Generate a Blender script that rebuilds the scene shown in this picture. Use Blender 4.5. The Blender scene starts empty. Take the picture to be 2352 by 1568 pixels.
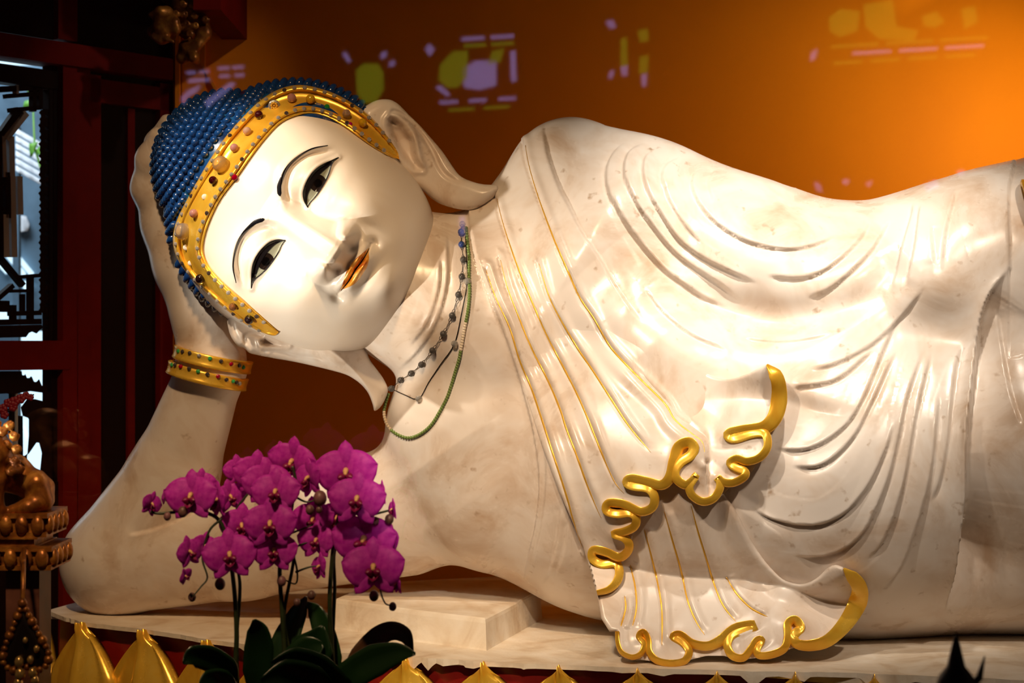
import bpy, math, random
import numpy as np
from mathutils import Vector, Matrix
from mathutils.bvhtree import BVHTree

random.seed(7); RNG = np.random.default_rng(7)
SC = bpy.context.scene
COL = SC.collection

# ------------------------------------------------------------------ camera
CAM_D, CAM_Z, CAM_X = 4.0, 0.67, 1.176          # camera distance, height, x (metres)
cam = bpy.data.cameras.new('camera'); camo = bpy.data.objects.new('camera', cam); COL.objects.link(camo)
camo.location = (CAM_X, -CAM_D, CAM_Z); camo.rotation_euler = (math.pi/2, 0, 0)
cam.sensor_width = 36.0; cam.lens = 4000/2352*36.0
cam.clip_start = 0.02; cam.clip_end = 200
cam.dof.use_dof = True; cam.dof.focus_distance = 3.76; cam.dof.aperture_fstop = 4.5
SC.camera = camo

# ------------------------------------------------------------------ world, exposure
w = bpy.data.worlds.new('hall_dimness'); SC.world = w; w.use_nodes = True
w.node_tree.nodes['Background'].inputs[0].default_value = (1.0, 0.62, 0.38, 1)
w.node_tree.nodes['Background'].inputs[1].default_value = 0.028
SC.view_settings.view_transform = 'Standard'; SC.view_settings.look = 'None'
SC.view_settings.gamma = 1.0; SC.view_settings.use_curve_mapping = False
SC.view_settings.exposure = 0.0

# ------------------------------------------------------------------ lamps of the shrine, and lights added to brighten dim parts
def spot(name, loc, target, power, size_deg, blend, radius, color):
    l = bpy.data.lights.new(name, 'SPOT'); l.energy = power; l.spot_size = math.radians(size_deg)
    l.spot_blend = blend; l.shadow_soft_size = radius; l.color = color
    o = bpy.data.objects.new(name, l); COL.objects.link(o); o.location = loc
    o.rotation_euler = (Vector(target)-Vector(loc)).to_track_quat('-Z', 'Y').to_euler()
    return o
WARM = (1.0, 0.80, 0.58)
spot('spotlight_face', (-.95, -1.75, .25), (.82, -.20, .78), 340, 16, .8, .035, (1.0, .87, .71))
spot('spotlight_band', (-.30, -1.0, 2.00), (.60, -.15, .92), 185, 21, .6, .022, (1.0, .86, .69))
spot('spotlight_robe', (1.80, -1.20, 2.50), (1.80, .0, .76), 310, 37, 1.0, .04, (1.0, .87, .73))
spot('spotlight_drape', (.75, -1.75, 1.75), (1.52, -.2, .44), 115, 36, 1.0, .04, (1.0, .85, .69))
spot('spotlight_fill', (.45, -3.0, 3.0), (.66, .0, .28), 430, 36, 1.0, .10, (1.0, .65, .35))  # added fill, no lamp of the shrine: lifts arm and chest
spot('spotlight_right', (2.55, -2.3, 2.3), (1.98, .0, .32), 165, 36, .9, .06, (1.0, .80, .62))  # added light, brightens the dim lower right of the robe
spot('spotlight_pad', (1.35, -3.2, 1.75), (1.06, -.15, .06), 330, 12, .9, .05, (1.0, .82, .62))  # added light, brightens the pad top under the chest
spot('spotlight_bracket', (1.5, -.5, 2.3), (.42, .62, 1.48), 24, 24, .8, .03, WARM)  # added light, brings the carved bracket out of the dark
spot('spotlight_wall', (2.62, .42, 1.25), (2.45, 1.0, 1.05), 18, 150, .6, .05, (1.0, .76, .32))

# ------------------------------------------------------------------ measuring helpers
# q-space: (photo column/1000, depth y, -photo row/1000)
def Q2W(q):
    q = np.asarray(q, float); s = (q[..., 1]+CAM_D)/CAM_D
    return np.stack([CAM_X+(q[..., 0]-1.176)*s, q[..., 1], CAM_Z+(0.784+q[..., 2])*s], -1)
def P(px, py, y):
    return Vector(Q2W(np.array([px/1000, y, -py/1000])))
def ray_dir(px, py):
    return (Vector(P(px, py, 0))-camo.location).normalized()
def smooth(a, b, x):
    t = np.clip((x-a)/(b-a), 0, 1); return t*t*(3-2*t)
def crom(pts, n=6):
    """Catmull-Rom refinement of a polyline."""
    p = np.asarray(pts, float)
    if len(p) < 3: return p
    e = np.vstack([2*p[0]-p[1], p, 2*p[-1]-p[-2]]); out = []
    for i in range(1, len(e)-2):
        for k in range(n):
            t = k/n; a, b, c, d = e[i-1], e[i], e[i+1], e[i+2]
            out.append(0.5*((2*b)+(-a+c)*t+(2*a-5*b+4*c-d)*t*t+(-a+3*b-3*c+d)*t**3))
    out.append(p[-1]); return np.array(out)
def resample(pts, n):
    p = np.asarray(pts, float); L = np.r_[0, np.cumsum(np.linalg.norm(np.diff(p, axis=0), axis=1))]
    s = np.linspace(0, L[-1], n); return np.stack([np.interp(s, L, p[:, k]) for k in range(p.shape[1])], -1)
def pdist(x, y, poly, reach=1e9):
    """Signed distance (positive = right-hand side of travel in photo coordinates) and arc fraction to a polyline."""
    poly = np.asarray(poly, float); L = np.r_[0, np.cumsum(np.linalg.norm(np.diff(poly, axis=0), axis=1))]
    best = np.full(x.shape, 1e9); sg = np.ones(x.shape); fr = np.zeros(x.shape)
    m = (x > poly[:, 0].min()-reach) & (x < poly[:, 0].max()+reach) & (y > poly[:, 1].min()-reach) & (y < poly[:, 1].max()+reach)
    xi, yi = x[m], y[m]; b = best[m]; s_ = sg[m]; f = fr[m]
    for i in range(len(poly)-1):
        ax, ay = poly[i]; dx, dy = poly[i+1]-poly[i]; l2 = dx*dx+dy*dy+1e-12
        t = np.clip(((xi-ax)*dx+(yi-ay)*dy)/l2, 0, 1)
        ex, ey = xi-(ax+t*dx), yi-(ay+t*dy); d = np.hypot(ex, ey); u = d < b
        b = np.where(u, d, b); s_ = np.where(u, np.where(dx*(yi-ay)-dy*(xi-ax) > 0, 1, -1), s_)
        f = np.where(u, (L[i]+t*math.sqrt(l2))/L[-1], f)
    best[m] = b; sg[m] = s_; fr[m] = f
    return best, sg, fr
def inside(x, y, poly):
    poly = np.asarray(poly, float); c = np.zeros(x.shape, bool); n = len(poly)
    for i in range(n):
        x1, y1 = poly[i]; x2, y2 = poly[(i+1) % n]
        if y1 == y2: continue
        c ^= ((y1 > y) != (y2 > y)) & (x < (x2-x1)*(y-y1)/(y2-y1)+x1)
    return c
def zoomed(pts, ox, oy, s): return [(ox+a/s, oy+b/s) for a, b in pts]

# ------------------------------------------------------------------ objects
def fast_mesh(name, v, f, smooth_shade=True):
    """v (n,3); f: array (m,k) or list of arrays/lists."""
    me = bpy.data.meshes.new(name); v = np.asarray(v, np.float32)
    if isinstance(f, np.ndarray): groups = [f]
    else: groups = None
    if groups is None:
        me.from_pydata([tuple(a) for a in v], [], [tuple(int(k) for k in a) for a in f])
    else:
        f = f.astype(np.int32); m, k = f.shape
        me.vertices.add(len(v)); me.vertices.foreach_set('co', v.ravel())
        me.loops.add(m*k); me.loops.foreach_set('vertex_index', f.ravel())
        me.polygons.add(m); me.polygons.foreach_set('loop_start', np.arange(0, m*k, k, dtype=np.int32))
        me.update(calc_edges=True)
    if smooth_shade: me.polygons.foreach_set('use_smooth', np.ones(len(me.polygons), bool))
    me.update(); return me
def put(name, me, mat=None, parent=None):
    o = bpy.data.objects.new(name, me); COL.objects.link(o)
    if mat is not None and me is not None and not me.materials: me.materials.append(mat)
    if parent is not None:
        o.parent = parent; o.matrix_parent_inverse = parent_inv(parent)
    return o
def parent_inv(p):
    m = p.matrix_basis.copy(); q = p
    while q.parent is not None:
        m = q.parent.matrix_basis @ (q.matrix_parent_inverse @ m); q = q.parent
    return m.inverted()
def obj(name, v, f, mat, parent=None, smooth_shade=True):
    return put(name, fast_mesh(name, v, f, smooth_shade), mat, parent)
def tag(o, label, cat, group=None):
    o['label'] = label; o['category'] = cat
    if group: o['group'] = group
    return o
def thing(name, label, cat, loc=(0, 0, 0), group=None):
    o = bpy.data.objects.new(name, None); COL.objects.link(o); o.location = loc; o.empty_display_size = 0.05
    return tag(o, label, cat, group)
def structure(o): o['kind'] = 'structure'; return o

class MB:
    """small mesh collector"""
    def __init__(s): s.v = []; s.f = []
    def add(s, v, f):
        b = len(s.v); s.v += [tuple(a) for a in v]; s.f += [tuple(int(i)+b for i in q) for q in f]; return s
    def box(s, x0, x1, y0, y1, z0, z1, M=None):
        v = [Vector((x, y, z)) for x in (x0, x1) for y in (y0, y1) for z in (z0, z1)]
        if M is not None: v = [M @ a for a in v]
        return s.add(v, [(0, 1, 3, 2), (4, 6, 7, 5), (0, 4, 5, 1), (2, 3, 7, 6), (0, 2, 6, 4), (1, 5, 7, 3)])
    def tube(s, pts, r, n=8, flat=1.0, up=None, caps=True):
        v, f = tube(pts, r, n, flat, up, caps); return s.add(v, f)
    def ball(s, c, r, n=8, m=6, sc=(1, 1, 1)):
        v, f = ball(c, r, n, m, sc); return s.add(v, f)
    def lathe(s, prof, n=16, c=(0, 0, 0), M=None):
        v = []; f = []; k = len(prof)
        for i in range(n):
            a = 2*math.pi*i/n
            for (r, z) in prof: v.append(Vector((c[0]+r*math.cos(a), c[1]+r*math.sin(a), c[2]+z)))
        if M is not None: v = [M @ a for a in v]
        for i in range(n):
            j = (i+1) % n
            for q in range(k-1): f.append((i*k+q, j*k+q, j*k+q+1, i*k+q+1))
        return s.add(v, f)
    def build(s, name, mat, parent=None, smooth_shade=True):
        return obj(name, np.array(s.v), s.f, mat, parent, smooth_shade)
    def mesh(s, name, smooth_shade=True): return fast_mesh(name, np.array(s.v), s.f, smooth_shade)
def tube(pts, r, n=8, flat=1.0, up=None, caps=True):
    pts = [Vector(p) for p in pts]; m = len(pts)
    rr = [r]*m if np.isscalar(r) else list(r)
    v = []; f = []; prev = None
    for i, p in enumerate(pts):
        t = (pts[min(i+1, m-1)]-pts[max(i-1, 0)])
        t = t.normalized() if t.length > 1e-9 else Vector((0, 0, 1))
        if up is not None: nn = Vector(up[i]) if isinstance(up, (list, np.ndarray)) and len(up) == m and not np.isscalar(up[0]) else Vector(up)
        else: nn = prev if prev is not None else (Vector((0, 0, 1)) if abs(t.z) < 0.9 else Vector((1, 0, 0)))
        nn = (nn-t*nn.dot(t)); nn = nn.normalized() if nn.length > 1e-6 else t.orthogonal().normalized()
        prev = nn; b = t.cross(nn)
        for k in range(n):
            a = 2*math.pi*k/n; v.append(p+b*(math.cos(a)*rr[i])+nn*(math.sin(a)*rr[i]*flat))
    for i in range(m-1):
        for k in range(n):
            k2 = (k+1) % n; f.append((i*n+k, i*n+k2, (i+1)*n+k2, (i+1)*n+k))
    if caps: f.append(tuple(range(n-1, -1, -1))); f.append(tuple(range((m-1)*n, m*n)))
    return v, f
def ball(c, r, n=8, m=6, sc=(1, 1, 1)):
    v = [(c[0], c[1], c[2]+r*sc[2])]; f = []
    for i in range(1, m):
        a = math.pi*i/m
        for k in range(n):
            b = 2*math.pi*k/n
            v.append((c[0]+r*sc[0]*math.sin(a)*math.cos(b), c[1]+r*sc[1]*math.sin(a)*math.sin(b), c[2]+r*sc[2]*math.cos(a)))
    v.append((c[0], c[1], c[2]-r*sc[2])); last = len(v)-1
    for k in range(n):
        k2 = (k+1) % n
        f.append((0, 1+k, 1+k2)); f.append((last, last-n+k2, last-n+k))
        for i in range(m-2):
            f.append((1+i*n+k, 1+(i+1)*n+k, 1+(i+1)*n+k2, 1+i*n+k2))
    return v, f

# ------------------------------------------------------------------ distance-field sculpting
def cone_sd(p, a, b, ra, rb, ky=1.0):
    """p: tuple of contiguous x, y, z arrays"""
    ax, ay, az = [np.float32(k) for k in a]; bx, by, bz = [np.float32(k) for k in b]
    dx, dy, dz = bx-ax, (by-ay)*np.float32(ky), bz-az
    x = p[0]-ax; y = (p[1]-ay)*np.float32(ky) if ky != 1.0 else p[1]-ay; z = p[2]-az
    h = x*dx; h += y*dy; h += z*dz; h /= (dx*dx+dy*dy+dz*dz); np.clip(h, 0, 1, out=h)
    x -= h*dx; y -= h*dy; z -= h*dz; x *= x; y *= y; z *= z; x += y; x += z; np.sqrt(x, out=x)
    h *= np.float32(rb-ra); x -= h; x -= np.float32(ra)
    return x
def ell_sd(p, c, r):
    k = [(p[i]-np.float32(c[i]))/np.float32(r[i]) for i in range(3)]
    k0 = np.sqrt(k[0]**2+k[1]**2+k[2]**2)+1e-6; k1 = np.sqrt((k[0]/r[0])**2+(k[1]/r[1])**2+(k[2]/r[2])**2)+1e-6
    return k0*(k0-1)/k1
def field(fn):
    """wrap a field of (x, y, z) arrays to take (n, 3) points, in cache-sized chunks"""
    def run(p):
        p = np.asarray(p, np.float32); out = np.empty(len(p), np.float32)
        for i in range(0, len(p), 65536):
            c = p[i:i+65536]; out[i:i+65536] = fn((np.ascontiguousarray(c[:, 0]), np.ascontiguousarray(c[:, 1]), np.ascontiguousarray(c[:, 2])))
        return out
    return run
def smin(a, b, k):
    k = np.float32(k); h = np.maximum(k-np.abs(a-b), 0)/k; h *= h; h *= k*np.float32(.25); return np.minimum(a, b)-h
def surface(sdf, lo, hi, h, refine=1):
    """Surface nets of a distance field over a box; returns vertices and quads."""
    lo = np.asarray(lo, float); n = np.ceil((np.asarray(hi)-lo)/h/4).astype(int)*4+1
    c = [np.arange(0, k, 4) for k in n]
    G = np.stack(np.meshgrid(*[lo[i]+c[i]*h for i in range(3)], indexing='ij'), -1).reshape(-1, 3).astype(np.float32)
    Dc = sdf(G).reshape([len(k) for k in c])
    near = np.abs(Dc) < 4*h*2.4
    F = np.repeat(np.repeat(np.repeat(Dc, 4, 0), 4, 1), 4, 2)
    N = np.repeat(np.repeat(np.repeat(near, 4, 0), 4, 1), 4, 2)
    N2 = N.copy()
    F = np.roll(F, 2, (0, 1, 2)); N2 = np.roll(N2, 2, (0, 1, 2))
    F[:4] = 1; F[:, :4] = 1; F[:, :, :4] = 1; N2[:2] = False; N2[:, :2] = False; N2[:, :, :2] = False
    F = F[:n[0], :n[1], :n[2]].astype(np.float32); N2 = N2[:n[0], :n[1], :n[2]]
    idx = np.argwhere(N2)
    F[N2] = sdf((lo+idx*h).astype(np.float32))
    F[0] = F[-1] = 1; F[:, 0] = F[:, -1] = 1; F[:, :, 0] = F[:, :, -1] = 1
    S = F < 0
    cnt = np.zeros([k-1 for k in n], np.int8)
    for i in (0, 1):
        for j in (0, 1):
            for k in (0, 1): cnt += S[i:n[0]-1+i, j:n[1]-1+j, k:n[2]-1+k]
    act = (cnt > 0) & (cnt < 8); cells = np.argwhere(act); ids = np.full(act.shape, -1, np.int64); ids[act] = np.arange(len(cells))
    acc = np.zeros((len(cells), 3)); num = np.zeros(len(cells))
    C = [(i, j, k) for i in (0, 1) for j in (0, 1) for k in (0, 1)]
    val = {o: F[cells[:, 0]+o[0], cells[:, 1]+o[1], cells[:, 2]+o[2]] for o in C}
    for a in C:
        for ax in range(3):
            if a[ax] == 0:
                b = list(a); b[ax] = 1; b = tuple(b); va, vb = val[a], val[b]; m = (va < 0) != (vb < 0)
                t = va[m]/(va[m]-vb[m]); pt = np.tile(np.array(a, float), (m.sum(), 1)); pt[:, ax] += t
                acc[m] += pt; num[m] += 1
    V = lo+(cells+acc/num[:, None])*h
    quads = []
    for ax in range(3):
        o1, o2 = [(1, 2), (2, 0), (0, 1)][ax]
        sl = [slice(1, -1)]*3; sl[ax] = slice(0, -1); s2 = [slice(1, -1)]*3; s2[ax] = slice(1, None)
        A = S[tuple(sl)]; B = S[tuple(s2)]; e = np.argwhere(A != B)
        fl = A[tuple(e.T)]; e = e.copy()
        for q in range(3):
            if q != ax: e[:, q] += 1
        def g(d1, d2):
            t = e.copy(); t[:, o1] -= d1; t[:, o2] -= d2; return ids[t[:, 0], t[:, 1], t[:, 2]]
        qd = np.stack([g(1, 1), g(0, 1), g(0, 0), g(1, 0)], 1); qd[~fl] = qd[~fl][:, ::-1]; quads.append(qd)
    Qd = np.vstack(quads); V = project(sdf, V)
    for _ in range(refine): V, Qd = subdivide(V, Qd); V = project(sdf, V)
    return V, Qd
def grad(sdf, V, e=0.0015, value=False):
    V = V.astype(np.float32); g = np.zeros_like(V); tot = 0
    for k in ((1, -1, -1), (-1, -1, 1), (-1, 1, -1), (1, 1, 1)):
        k = np.array(k, np.float32); d = sdf(V+k*np.float32(e)); g += d[:, None]*k; tot = tot+d
    g /= 4*e
    return (g, tot/4) if value else g
def project(sdf, V, it=1):
    for _ in range(it):
        g, d = grad(sdf, V, value=True); V = V-np.clip(d, -.01, .01)[:, None]*g/np.maximum((g*g).sum(1), .25)[:, None]
    return V
def subdivide(V, Q):
    E = np.vstack([Q[:, [i, (i+1) % 4]] for i in range(4)]); Es = np.sort(E, 1)
    key = Es[:, 0]*np.int64(len(V)+1)+Es[:, 1]; u, inv = np.unique(key, return_inverse=True)
    first = np.zeros(len(u), np.int64); first[inv] = np.arange(len(inv))
    mid = V[Es[first, 0]]*.5+V[Es[first, 1]]*.5; cen = V[Q].mean(1)
    n0, n1 = len(V), len(V)+len(u); m = len(Q); em = n0+inv.reshape(4, m).T; c = n1+np.arange(m)
    nq = [np.stack([Q[:, i], em[:, i], c, em[:, (i+3) % 4]], 1) for i in range(4)]
    return np.vstack([V, mid, cen]), np.vstack(nq)
def vnormals(V, Q):
    a = V[Q[:, 2]]-V[Q[:, 0]]; b = V[Q[:, 3]]-V[Q[:, 1]]; n = np.cross(a, b); N = np.zeros_like(V)
    for i in range(4): np.add.at(N, Q[:, i], n)
    return N/np.maximum(np.linalg.norm(N, axis=1), 1e-12)[:, None]
def take(V, Q, mask):
    q = Q[mask]; u, inv = np.unique(q, return_inverse=True); return V[u], inv.reshape(q.shape)

# relief sheet: polygon in photo coordinates, front depth function, back depth function
def sheet(poly, front, back, step=3.0):
    poly = np.asarray(poly, float); x0, y0 = poly.min(0)-step; x1, y1 = poly.max(0)+step
    xs = np.arange(x0, x1+step, step); ys = np.arange(y0, y1+step, step)
    X, Y = np.meshgrid(xs, ys, indexing='ij'); ins = inside(X, Y, poly)
    # keep cells with at least one inside corner; move outside corners onto the outline
    cell = ins[:-1, :-1] | ins[1:, :-1] | ins[:-1, 1:] | ins[1:, 1:]
    use = np.zeros(ins.shape, bool)
    for i in (0, 1):
        for j in (0, 1): use[i:ins.shape[0]-1+i, j:ins.shape[1]-1+j] |= cell
    out = use & ~ins; ox, oy = X[out], Y[out]; bd = np.full(ox.shape, 1e9); bx = ox.copy(); by = oy.copy()
    for i in range(len(poly)):
        a = poly[i]; d = poly[(i+1) % len(poly)]-a; l2 = d @ d+1e-12
        t = np.clip(((ox-a[0])*d[0]+(oy-a[1])*d[1])/l2, 0, 1); cx, cy = a[0]+t*d[0], a[1]+t*d[1]
        dd = np.hypot(ox-cx, oy-cy); u = dd < bd; bd = np.where(u, dd, bd); bx = np.where(u, cx, bx); by = np.where(u, cy, by)
    X = X.copy(); Y = Y.copy(); X[out] = bx; Y[out] = by
    ids = np.full(ins.shape, -1); ids[use] = np.arange(use.sum()); px, py = X[use], Y[use]
    c = np.argwhere(cell); A = ids[c[:, 0], c[:, 1]]; B = ids[c[:, 0]+1, c[:, 1]]; Cc = ids[c[:, 0]+1, c[:, 1]+1]; D = ids[c[:, 0], c[:, 1]+1]
    F = np.stack([A, D, Cc, B], 1); n = len(px)
    yf = front(px, py); yb = np.maximum(back(px, py), yf+0.0005)
    qf = np.stack([px/1000, yf, -py/1000], 1); qb = np.stack([px/1000, yb, -py/1000], 1)
    E = np.vstack([F[:, [i, (i+1) % 4]] for i in range(4)]); k = E[:, 0].astype(np.int64)*10**7+E[:, 1]; kr = E[:, 1].astype(np.int64)*10**7+E[:, 0]
    bnd = E[~np.isin(k, kr)]
    W = np.stack([bnd[:, 1], bnd[:, 0], bnd[:, 0]+n, bnd[:, 1]+n], 1)
    return Q2W(np.vstack([qf, qb])), np.vstack([F, F[:, ::-1]+n, W])
# ------------------------------------------------------------------ materials
def nodes(name):
    m = bpy.data.materials.new(name); m.use_nodes = True; nt = m.node_tree
    return m, nt, nt.nodes['Principled BSDF']
def simple(name, col, rough=.5, metal=0.0, spec=.5, coat=0.0, emit=None, es=0.0, trans=0.0, sss=0.0):
    m, nt, b = nodes(name)
    b.inputs['Base Color'].default_value = (*col, 1); b.inputs['Roughness'].default_value = rough
    b.inputs['Metallic'].default_value = metal; b.inputs['Specular IOR Level'].default_value = spec
    b.inputs['Coat Weight'].default_value = coat; b.inputs['Transmission Weight'].default_value = trans
    if sss: b.inputs['Subsurface Weight'].default_value = sss; b.inputs['Subsurface Radius'].default_value = (.02, .01, .006)
    if emit: b.inputs['Emission Color'].default_value = (*emit, 1); b.inputs['Emission Strength'].default_value = es
    return m
def mottled(name, stops, scale=6.0, detail=6.0, rough=(.25, .4), metal=0.0, bump=0.0, bscale=60.0, coat=0.0, dist=0.6, stretch=(1, 1, 1), spots=None, spec=.5):
    m, nt, b = nodes(name); N = nt.nodes.new; L = nt.links.new
    tc = N('ShaderNodeTexCoord'); mp = N('ShaderNodeMapping'); mp.inputs['Scale'].default_value = stretch
    L(tc.outputs['Object'], mp.inputs[0])
    n1 = N('ShaderNodeTexNoise'); n1.inputs['Scale'].default_value = scale; n1.inputs['Detail'].default_value = detail
    n1.inputs['Distortion'].default_value = dist; n1.inputs['Roughness'].default_value = .6
    L(mp.outputs[0], n1.inputs['Vector'])
    r = N('ShaderNodeValToRGB'); e = r.color_ramp.elements
    e[0].position, e[0].color = stops[0][0], (*stops[0][1], 1); e[1].position, e[1].color = stops[-1][0], (*stops[-1][1], 1)
    for p, c in stops[1:-1]: q = e.new(p); q.color = (*c, 1)
    L(n1.outputs['Fac'], r.inputs[0]); colout = r.outputs[0]
    if spots:
        n3 = N('ShaderNodeTexNoise'); n3.inputs['Scale'].default_value = spots[0]; n3.inputs['Detail'].default_value = 3
        L(mp.outputs[0], n3.inputs['Vector'])
        r3 = N('ShaderNodeMapRange'); r3.inputs[1].default_value = spots[1]; r3.inputs[2].default_value = spots[2]
        L(n3.outputs['Fac'], r3.inputs[0])
        mx = N('ShaderNodeMix'); mx.data_type = 'RGBA'; L(r3.outputs[0], mx.inputs[0]); L(colout, mx.inputs[6]); mx.inputs[7].default_value = (*spots[3], 1)
        colout = mx.outputs[2]
    L(colout, b.inputs['Base Color'])
    mr = N('ShaderNodeMapRange'); mr.inputs[3].default_value = rough[0]; mr.inputs[4].default_value = rough[1]
    L(n1.outputs['Fac'], mr.inputs[0]); L(mr.outputs[0], b.inputs['Roughness'])
    b.inputs['Metallic'].default_value = metal; b.inputs['Coat Weight'].default_value = coat; b.inputs['Specular IOR Level'].default_value = spec
    if bump:
        n2 = N('ShaderNodeTexNoise'); n2.inputs['Scale'].default_value = bscale; n2.inputs['Detail'].default_value = 4
        L(mp.outputs[0], n2.inputs['Vector'])
        bp = N('ShaderNodeBump'); bp.inputs['Strength'].default_value = bump; bp.inputs['Distance'].default_value = .004
        L(n2.outputs['Fac'], bp.inputs['Height']); L(bp.outputs[0], b.inputs['Normal'])
    return m
M = {}
M['marble'] = mottled('polished_marble', [(.30, (.58, .42, .30)), (.43, (.73, .61, .51)), (.58, (.82, .74, .67))], 6.5, 9, (.22, .34), bump=.05, bscale=25, spots=(34, .66, .78, (.47, .34, .24)))
M['face'] = mottled('white_face_lacquer', [(.30, (.80, .70, .58)), (.55, (.86, .79, .71)), (.7, (.88, .82, .75))], 4, 6, (.26, .34))
M['slab'] = mottled('rough_marble', [(.30, (.58, .44, .30)), (.48, (.76, .66, .53)), (.66, (.84, .77, .67))], 9, 9, (.5, .7), bump=.5, bscale=45)
M['gold'] = mottled('gilding', [(.3, (.78, .36, .02)), (.55, (.92, .54, .05)), (.75, (.96, .64, .10))], 9, 5, (.20, .32), metal=.42, bump=.06, bscale=30)
M['goldpaint'] = simple('gold_paint', (.85, .48, .05), .32, .55)
M['carved'] = mottled('old_carved_gilt', [(.3, (.20, .06, .015)), (.5, (.55, .24, .04)), (.7, (.80, .42, .08))], 30, 5, (.3, .45), metal=.55, bump=.3, bscale=80)
M['carved_dark'] = mottled('old_dark_carved_gilt', [(.3, (.10, .025, .006)), (.5, (.30, .10, .015)), (.7, (.55, .24, .04))], 30, 5, (.3, .45), metal=.5, bump=.3, bscale=80)
M['hair'] = mottled('blue_hair_lacquer', [(.3, (.003, .016, .07)), (.55, (.008, .052, .20)), (.75, (.010, .10, .16))], 14, 4, (.12, .2), coat=.6)
M['ink'] = simple('black_ink_paint', (.006, .006, .010), .18)
M['lash'] = simple('dark_lash_paint', (.012, .010, .012), .15)
M['sclera'] = simple('grey_green_eye_glaze', (.34, .36, .28), .08)
M['iris'] = simple('brown_iris_glaze', (.016, .010, .008), .06)
M['pupil'] = simple('black_pupil', (.002, .002, .002), .05)
M['lip'] = mottled('orange_gold_lip_paint', [(.35, (.42, .09, .01)), (.5, (.85, .36, .03)), (.65, (.92, .60, .20))], 45, 4, (.2, .3), metal=.2)
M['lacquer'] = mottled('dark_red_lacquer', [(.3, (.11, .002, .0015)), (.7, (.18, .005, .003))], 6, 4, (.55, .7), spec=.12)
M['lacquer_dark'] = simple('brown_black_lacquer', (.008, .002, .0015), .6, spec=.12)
M['red'] = mottled('red_plinth_lacquer', [(.3, (.16, .006, .004)), (.7, (.26, .010, .006))], 8, 5, (.25, .4))
M['wall'] = mottled('ochre_wall', [(.3, (.80, .235, .003)), (.7, (.90, .275, .005))], 1.6, 3, (.6, .75), spec=.15)
# ================================================================== setting
b = MB(); b.box(.2035, 6.5, 1.0, 1.08, -1.2, 4.0)
structure(b.build('wall_back', M['wall'], None, False))['label'] = 'smooth ochre orange wall behind the statue'
b = MB(); b.box(-4, 6.5, -9.3, 4.5, -1.26, -1.2); structure(b.build('floor', simple('dark_stone_floor', (.03, .022, .018), .5), None, False))
b = MB(); b.box(-4, 6.5, -9.3, 1.08, 4.0, 4.1); structure(b.build('ceiling', simple('dark_timber_ceiling', (.02, .010, .006), .6), None, False))
# narrow ochre pilaster strips at the left end of the back wall
def strip(px0, px1, y, dep, z0=-1.2, z1=4.0, mat=None, name='trim_1'):
    b = MB(); b.box(P(px0, 784, y).x, P(px1, 784, y).x, y, y+dep, z0, z1); return structure(b.build(name, mat or M['wall'], None, False))
strip(402, 412, .965, .04, name='trim_1'); strip(418, 470, .985, .03, name='trim_2')
# slanting trim seam
b = MB(); a = P(420, 60, .98); c = P(500, 215, .98); dd = (c-a).normalized(); nn = Vector((dd.z, 0, -dd.x))*.004
b.add([a-nn, a+nn, c+nn, c-nn]+[q+Vector((0, .02, 0)) for q in (a-nn, a+nn, c+nn, c-nn)], [(0, 1, 2, 3), (7, 6, 5, 4), (0, 4, 5, 1), (1, 5, 6, 2), (2, 6, 7, 3), (3, 7, 4, 0)])
structure(b.build('trim_3', M['wall'], None, False))

# ------------------------------------------------------------------ lattice screen at the left, standing at an angle
SA = Vector((-.168, .57, 0)); SE = Vector((.652, .758, 0)).normalized(); SN = Vector((SE.y, -SE.x, 0))
SM = Matrix((SE, SN, Vector((0, 0, 1)))).transposed().to_4x4(); SM.translation = SA
def s_loc(px, py, off=0.0):
    d = ray_dir(px, py); o = camo.location; t = ((SA+SN*off-o).dot(SN))/d.dot(SN); p = o+d*t; q = p-SA; return q.dot(SE), p.z
def s_box(px0, px1, py0, py1, d0, d1, ref=None):
    """box on the screen plane; heights read at column ref"""
    ref = px0 if ref is None else ref
    s0, s1 = s_loc(px0, 784)[0], s_loc(px1, 784)[0]; z0, z1 = s_loc(ref, py1)[1], s_loc(ref, py0)[1]
    b = MB(); b.box(s0, s1, d0, d1, z0, z1, SM); return b
screen = structure(MB().box(s_loc(-700, 0)[0], s_loc(-30, 0)[0], -.05, 0, -1.2, 4.0, SM).build('wall_left', M['lacquer'], None, False))
screen['label'] = 'dark red lacquered lattice screen'
LQ, LD = M['lacquer'], M['lacquer_dark']
def spart(name, px0, px1, py0, py1, d0, d1, mat=LQ, ref=None): return s_box(px0, px1, py0, py1, d0, d1, ref).build(name, mat, screen, False)
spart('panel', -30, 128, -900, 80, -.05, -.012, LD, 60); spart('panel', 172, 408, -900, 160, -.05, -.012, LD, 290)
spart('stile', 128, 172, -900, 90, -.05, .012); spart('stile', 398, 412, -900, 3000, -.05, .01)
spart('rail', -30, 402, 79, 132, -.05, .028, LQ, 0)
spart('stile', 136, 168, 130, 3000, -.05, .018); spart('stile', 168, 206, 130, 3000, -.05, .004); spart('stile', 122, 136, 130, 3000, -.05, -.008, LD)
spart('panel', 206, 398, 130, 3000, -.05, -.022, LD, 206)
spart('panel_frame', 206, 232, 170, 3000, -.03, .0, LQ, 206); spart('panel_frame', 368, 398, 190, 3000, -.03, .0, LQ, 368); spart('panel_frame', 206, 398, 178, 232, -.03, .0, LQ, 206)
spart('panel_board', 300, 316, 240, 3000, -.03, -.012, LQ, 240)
spart('rail', -30, 136, 150, 192, -.05, -.004, LD, 40); spart('rail', -30, 150, 782, 850, -.05, .02, LQ, 0); spart('panel', -30, 136, 1115, 3000, -.05, -.004, LD, 0)
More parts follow.
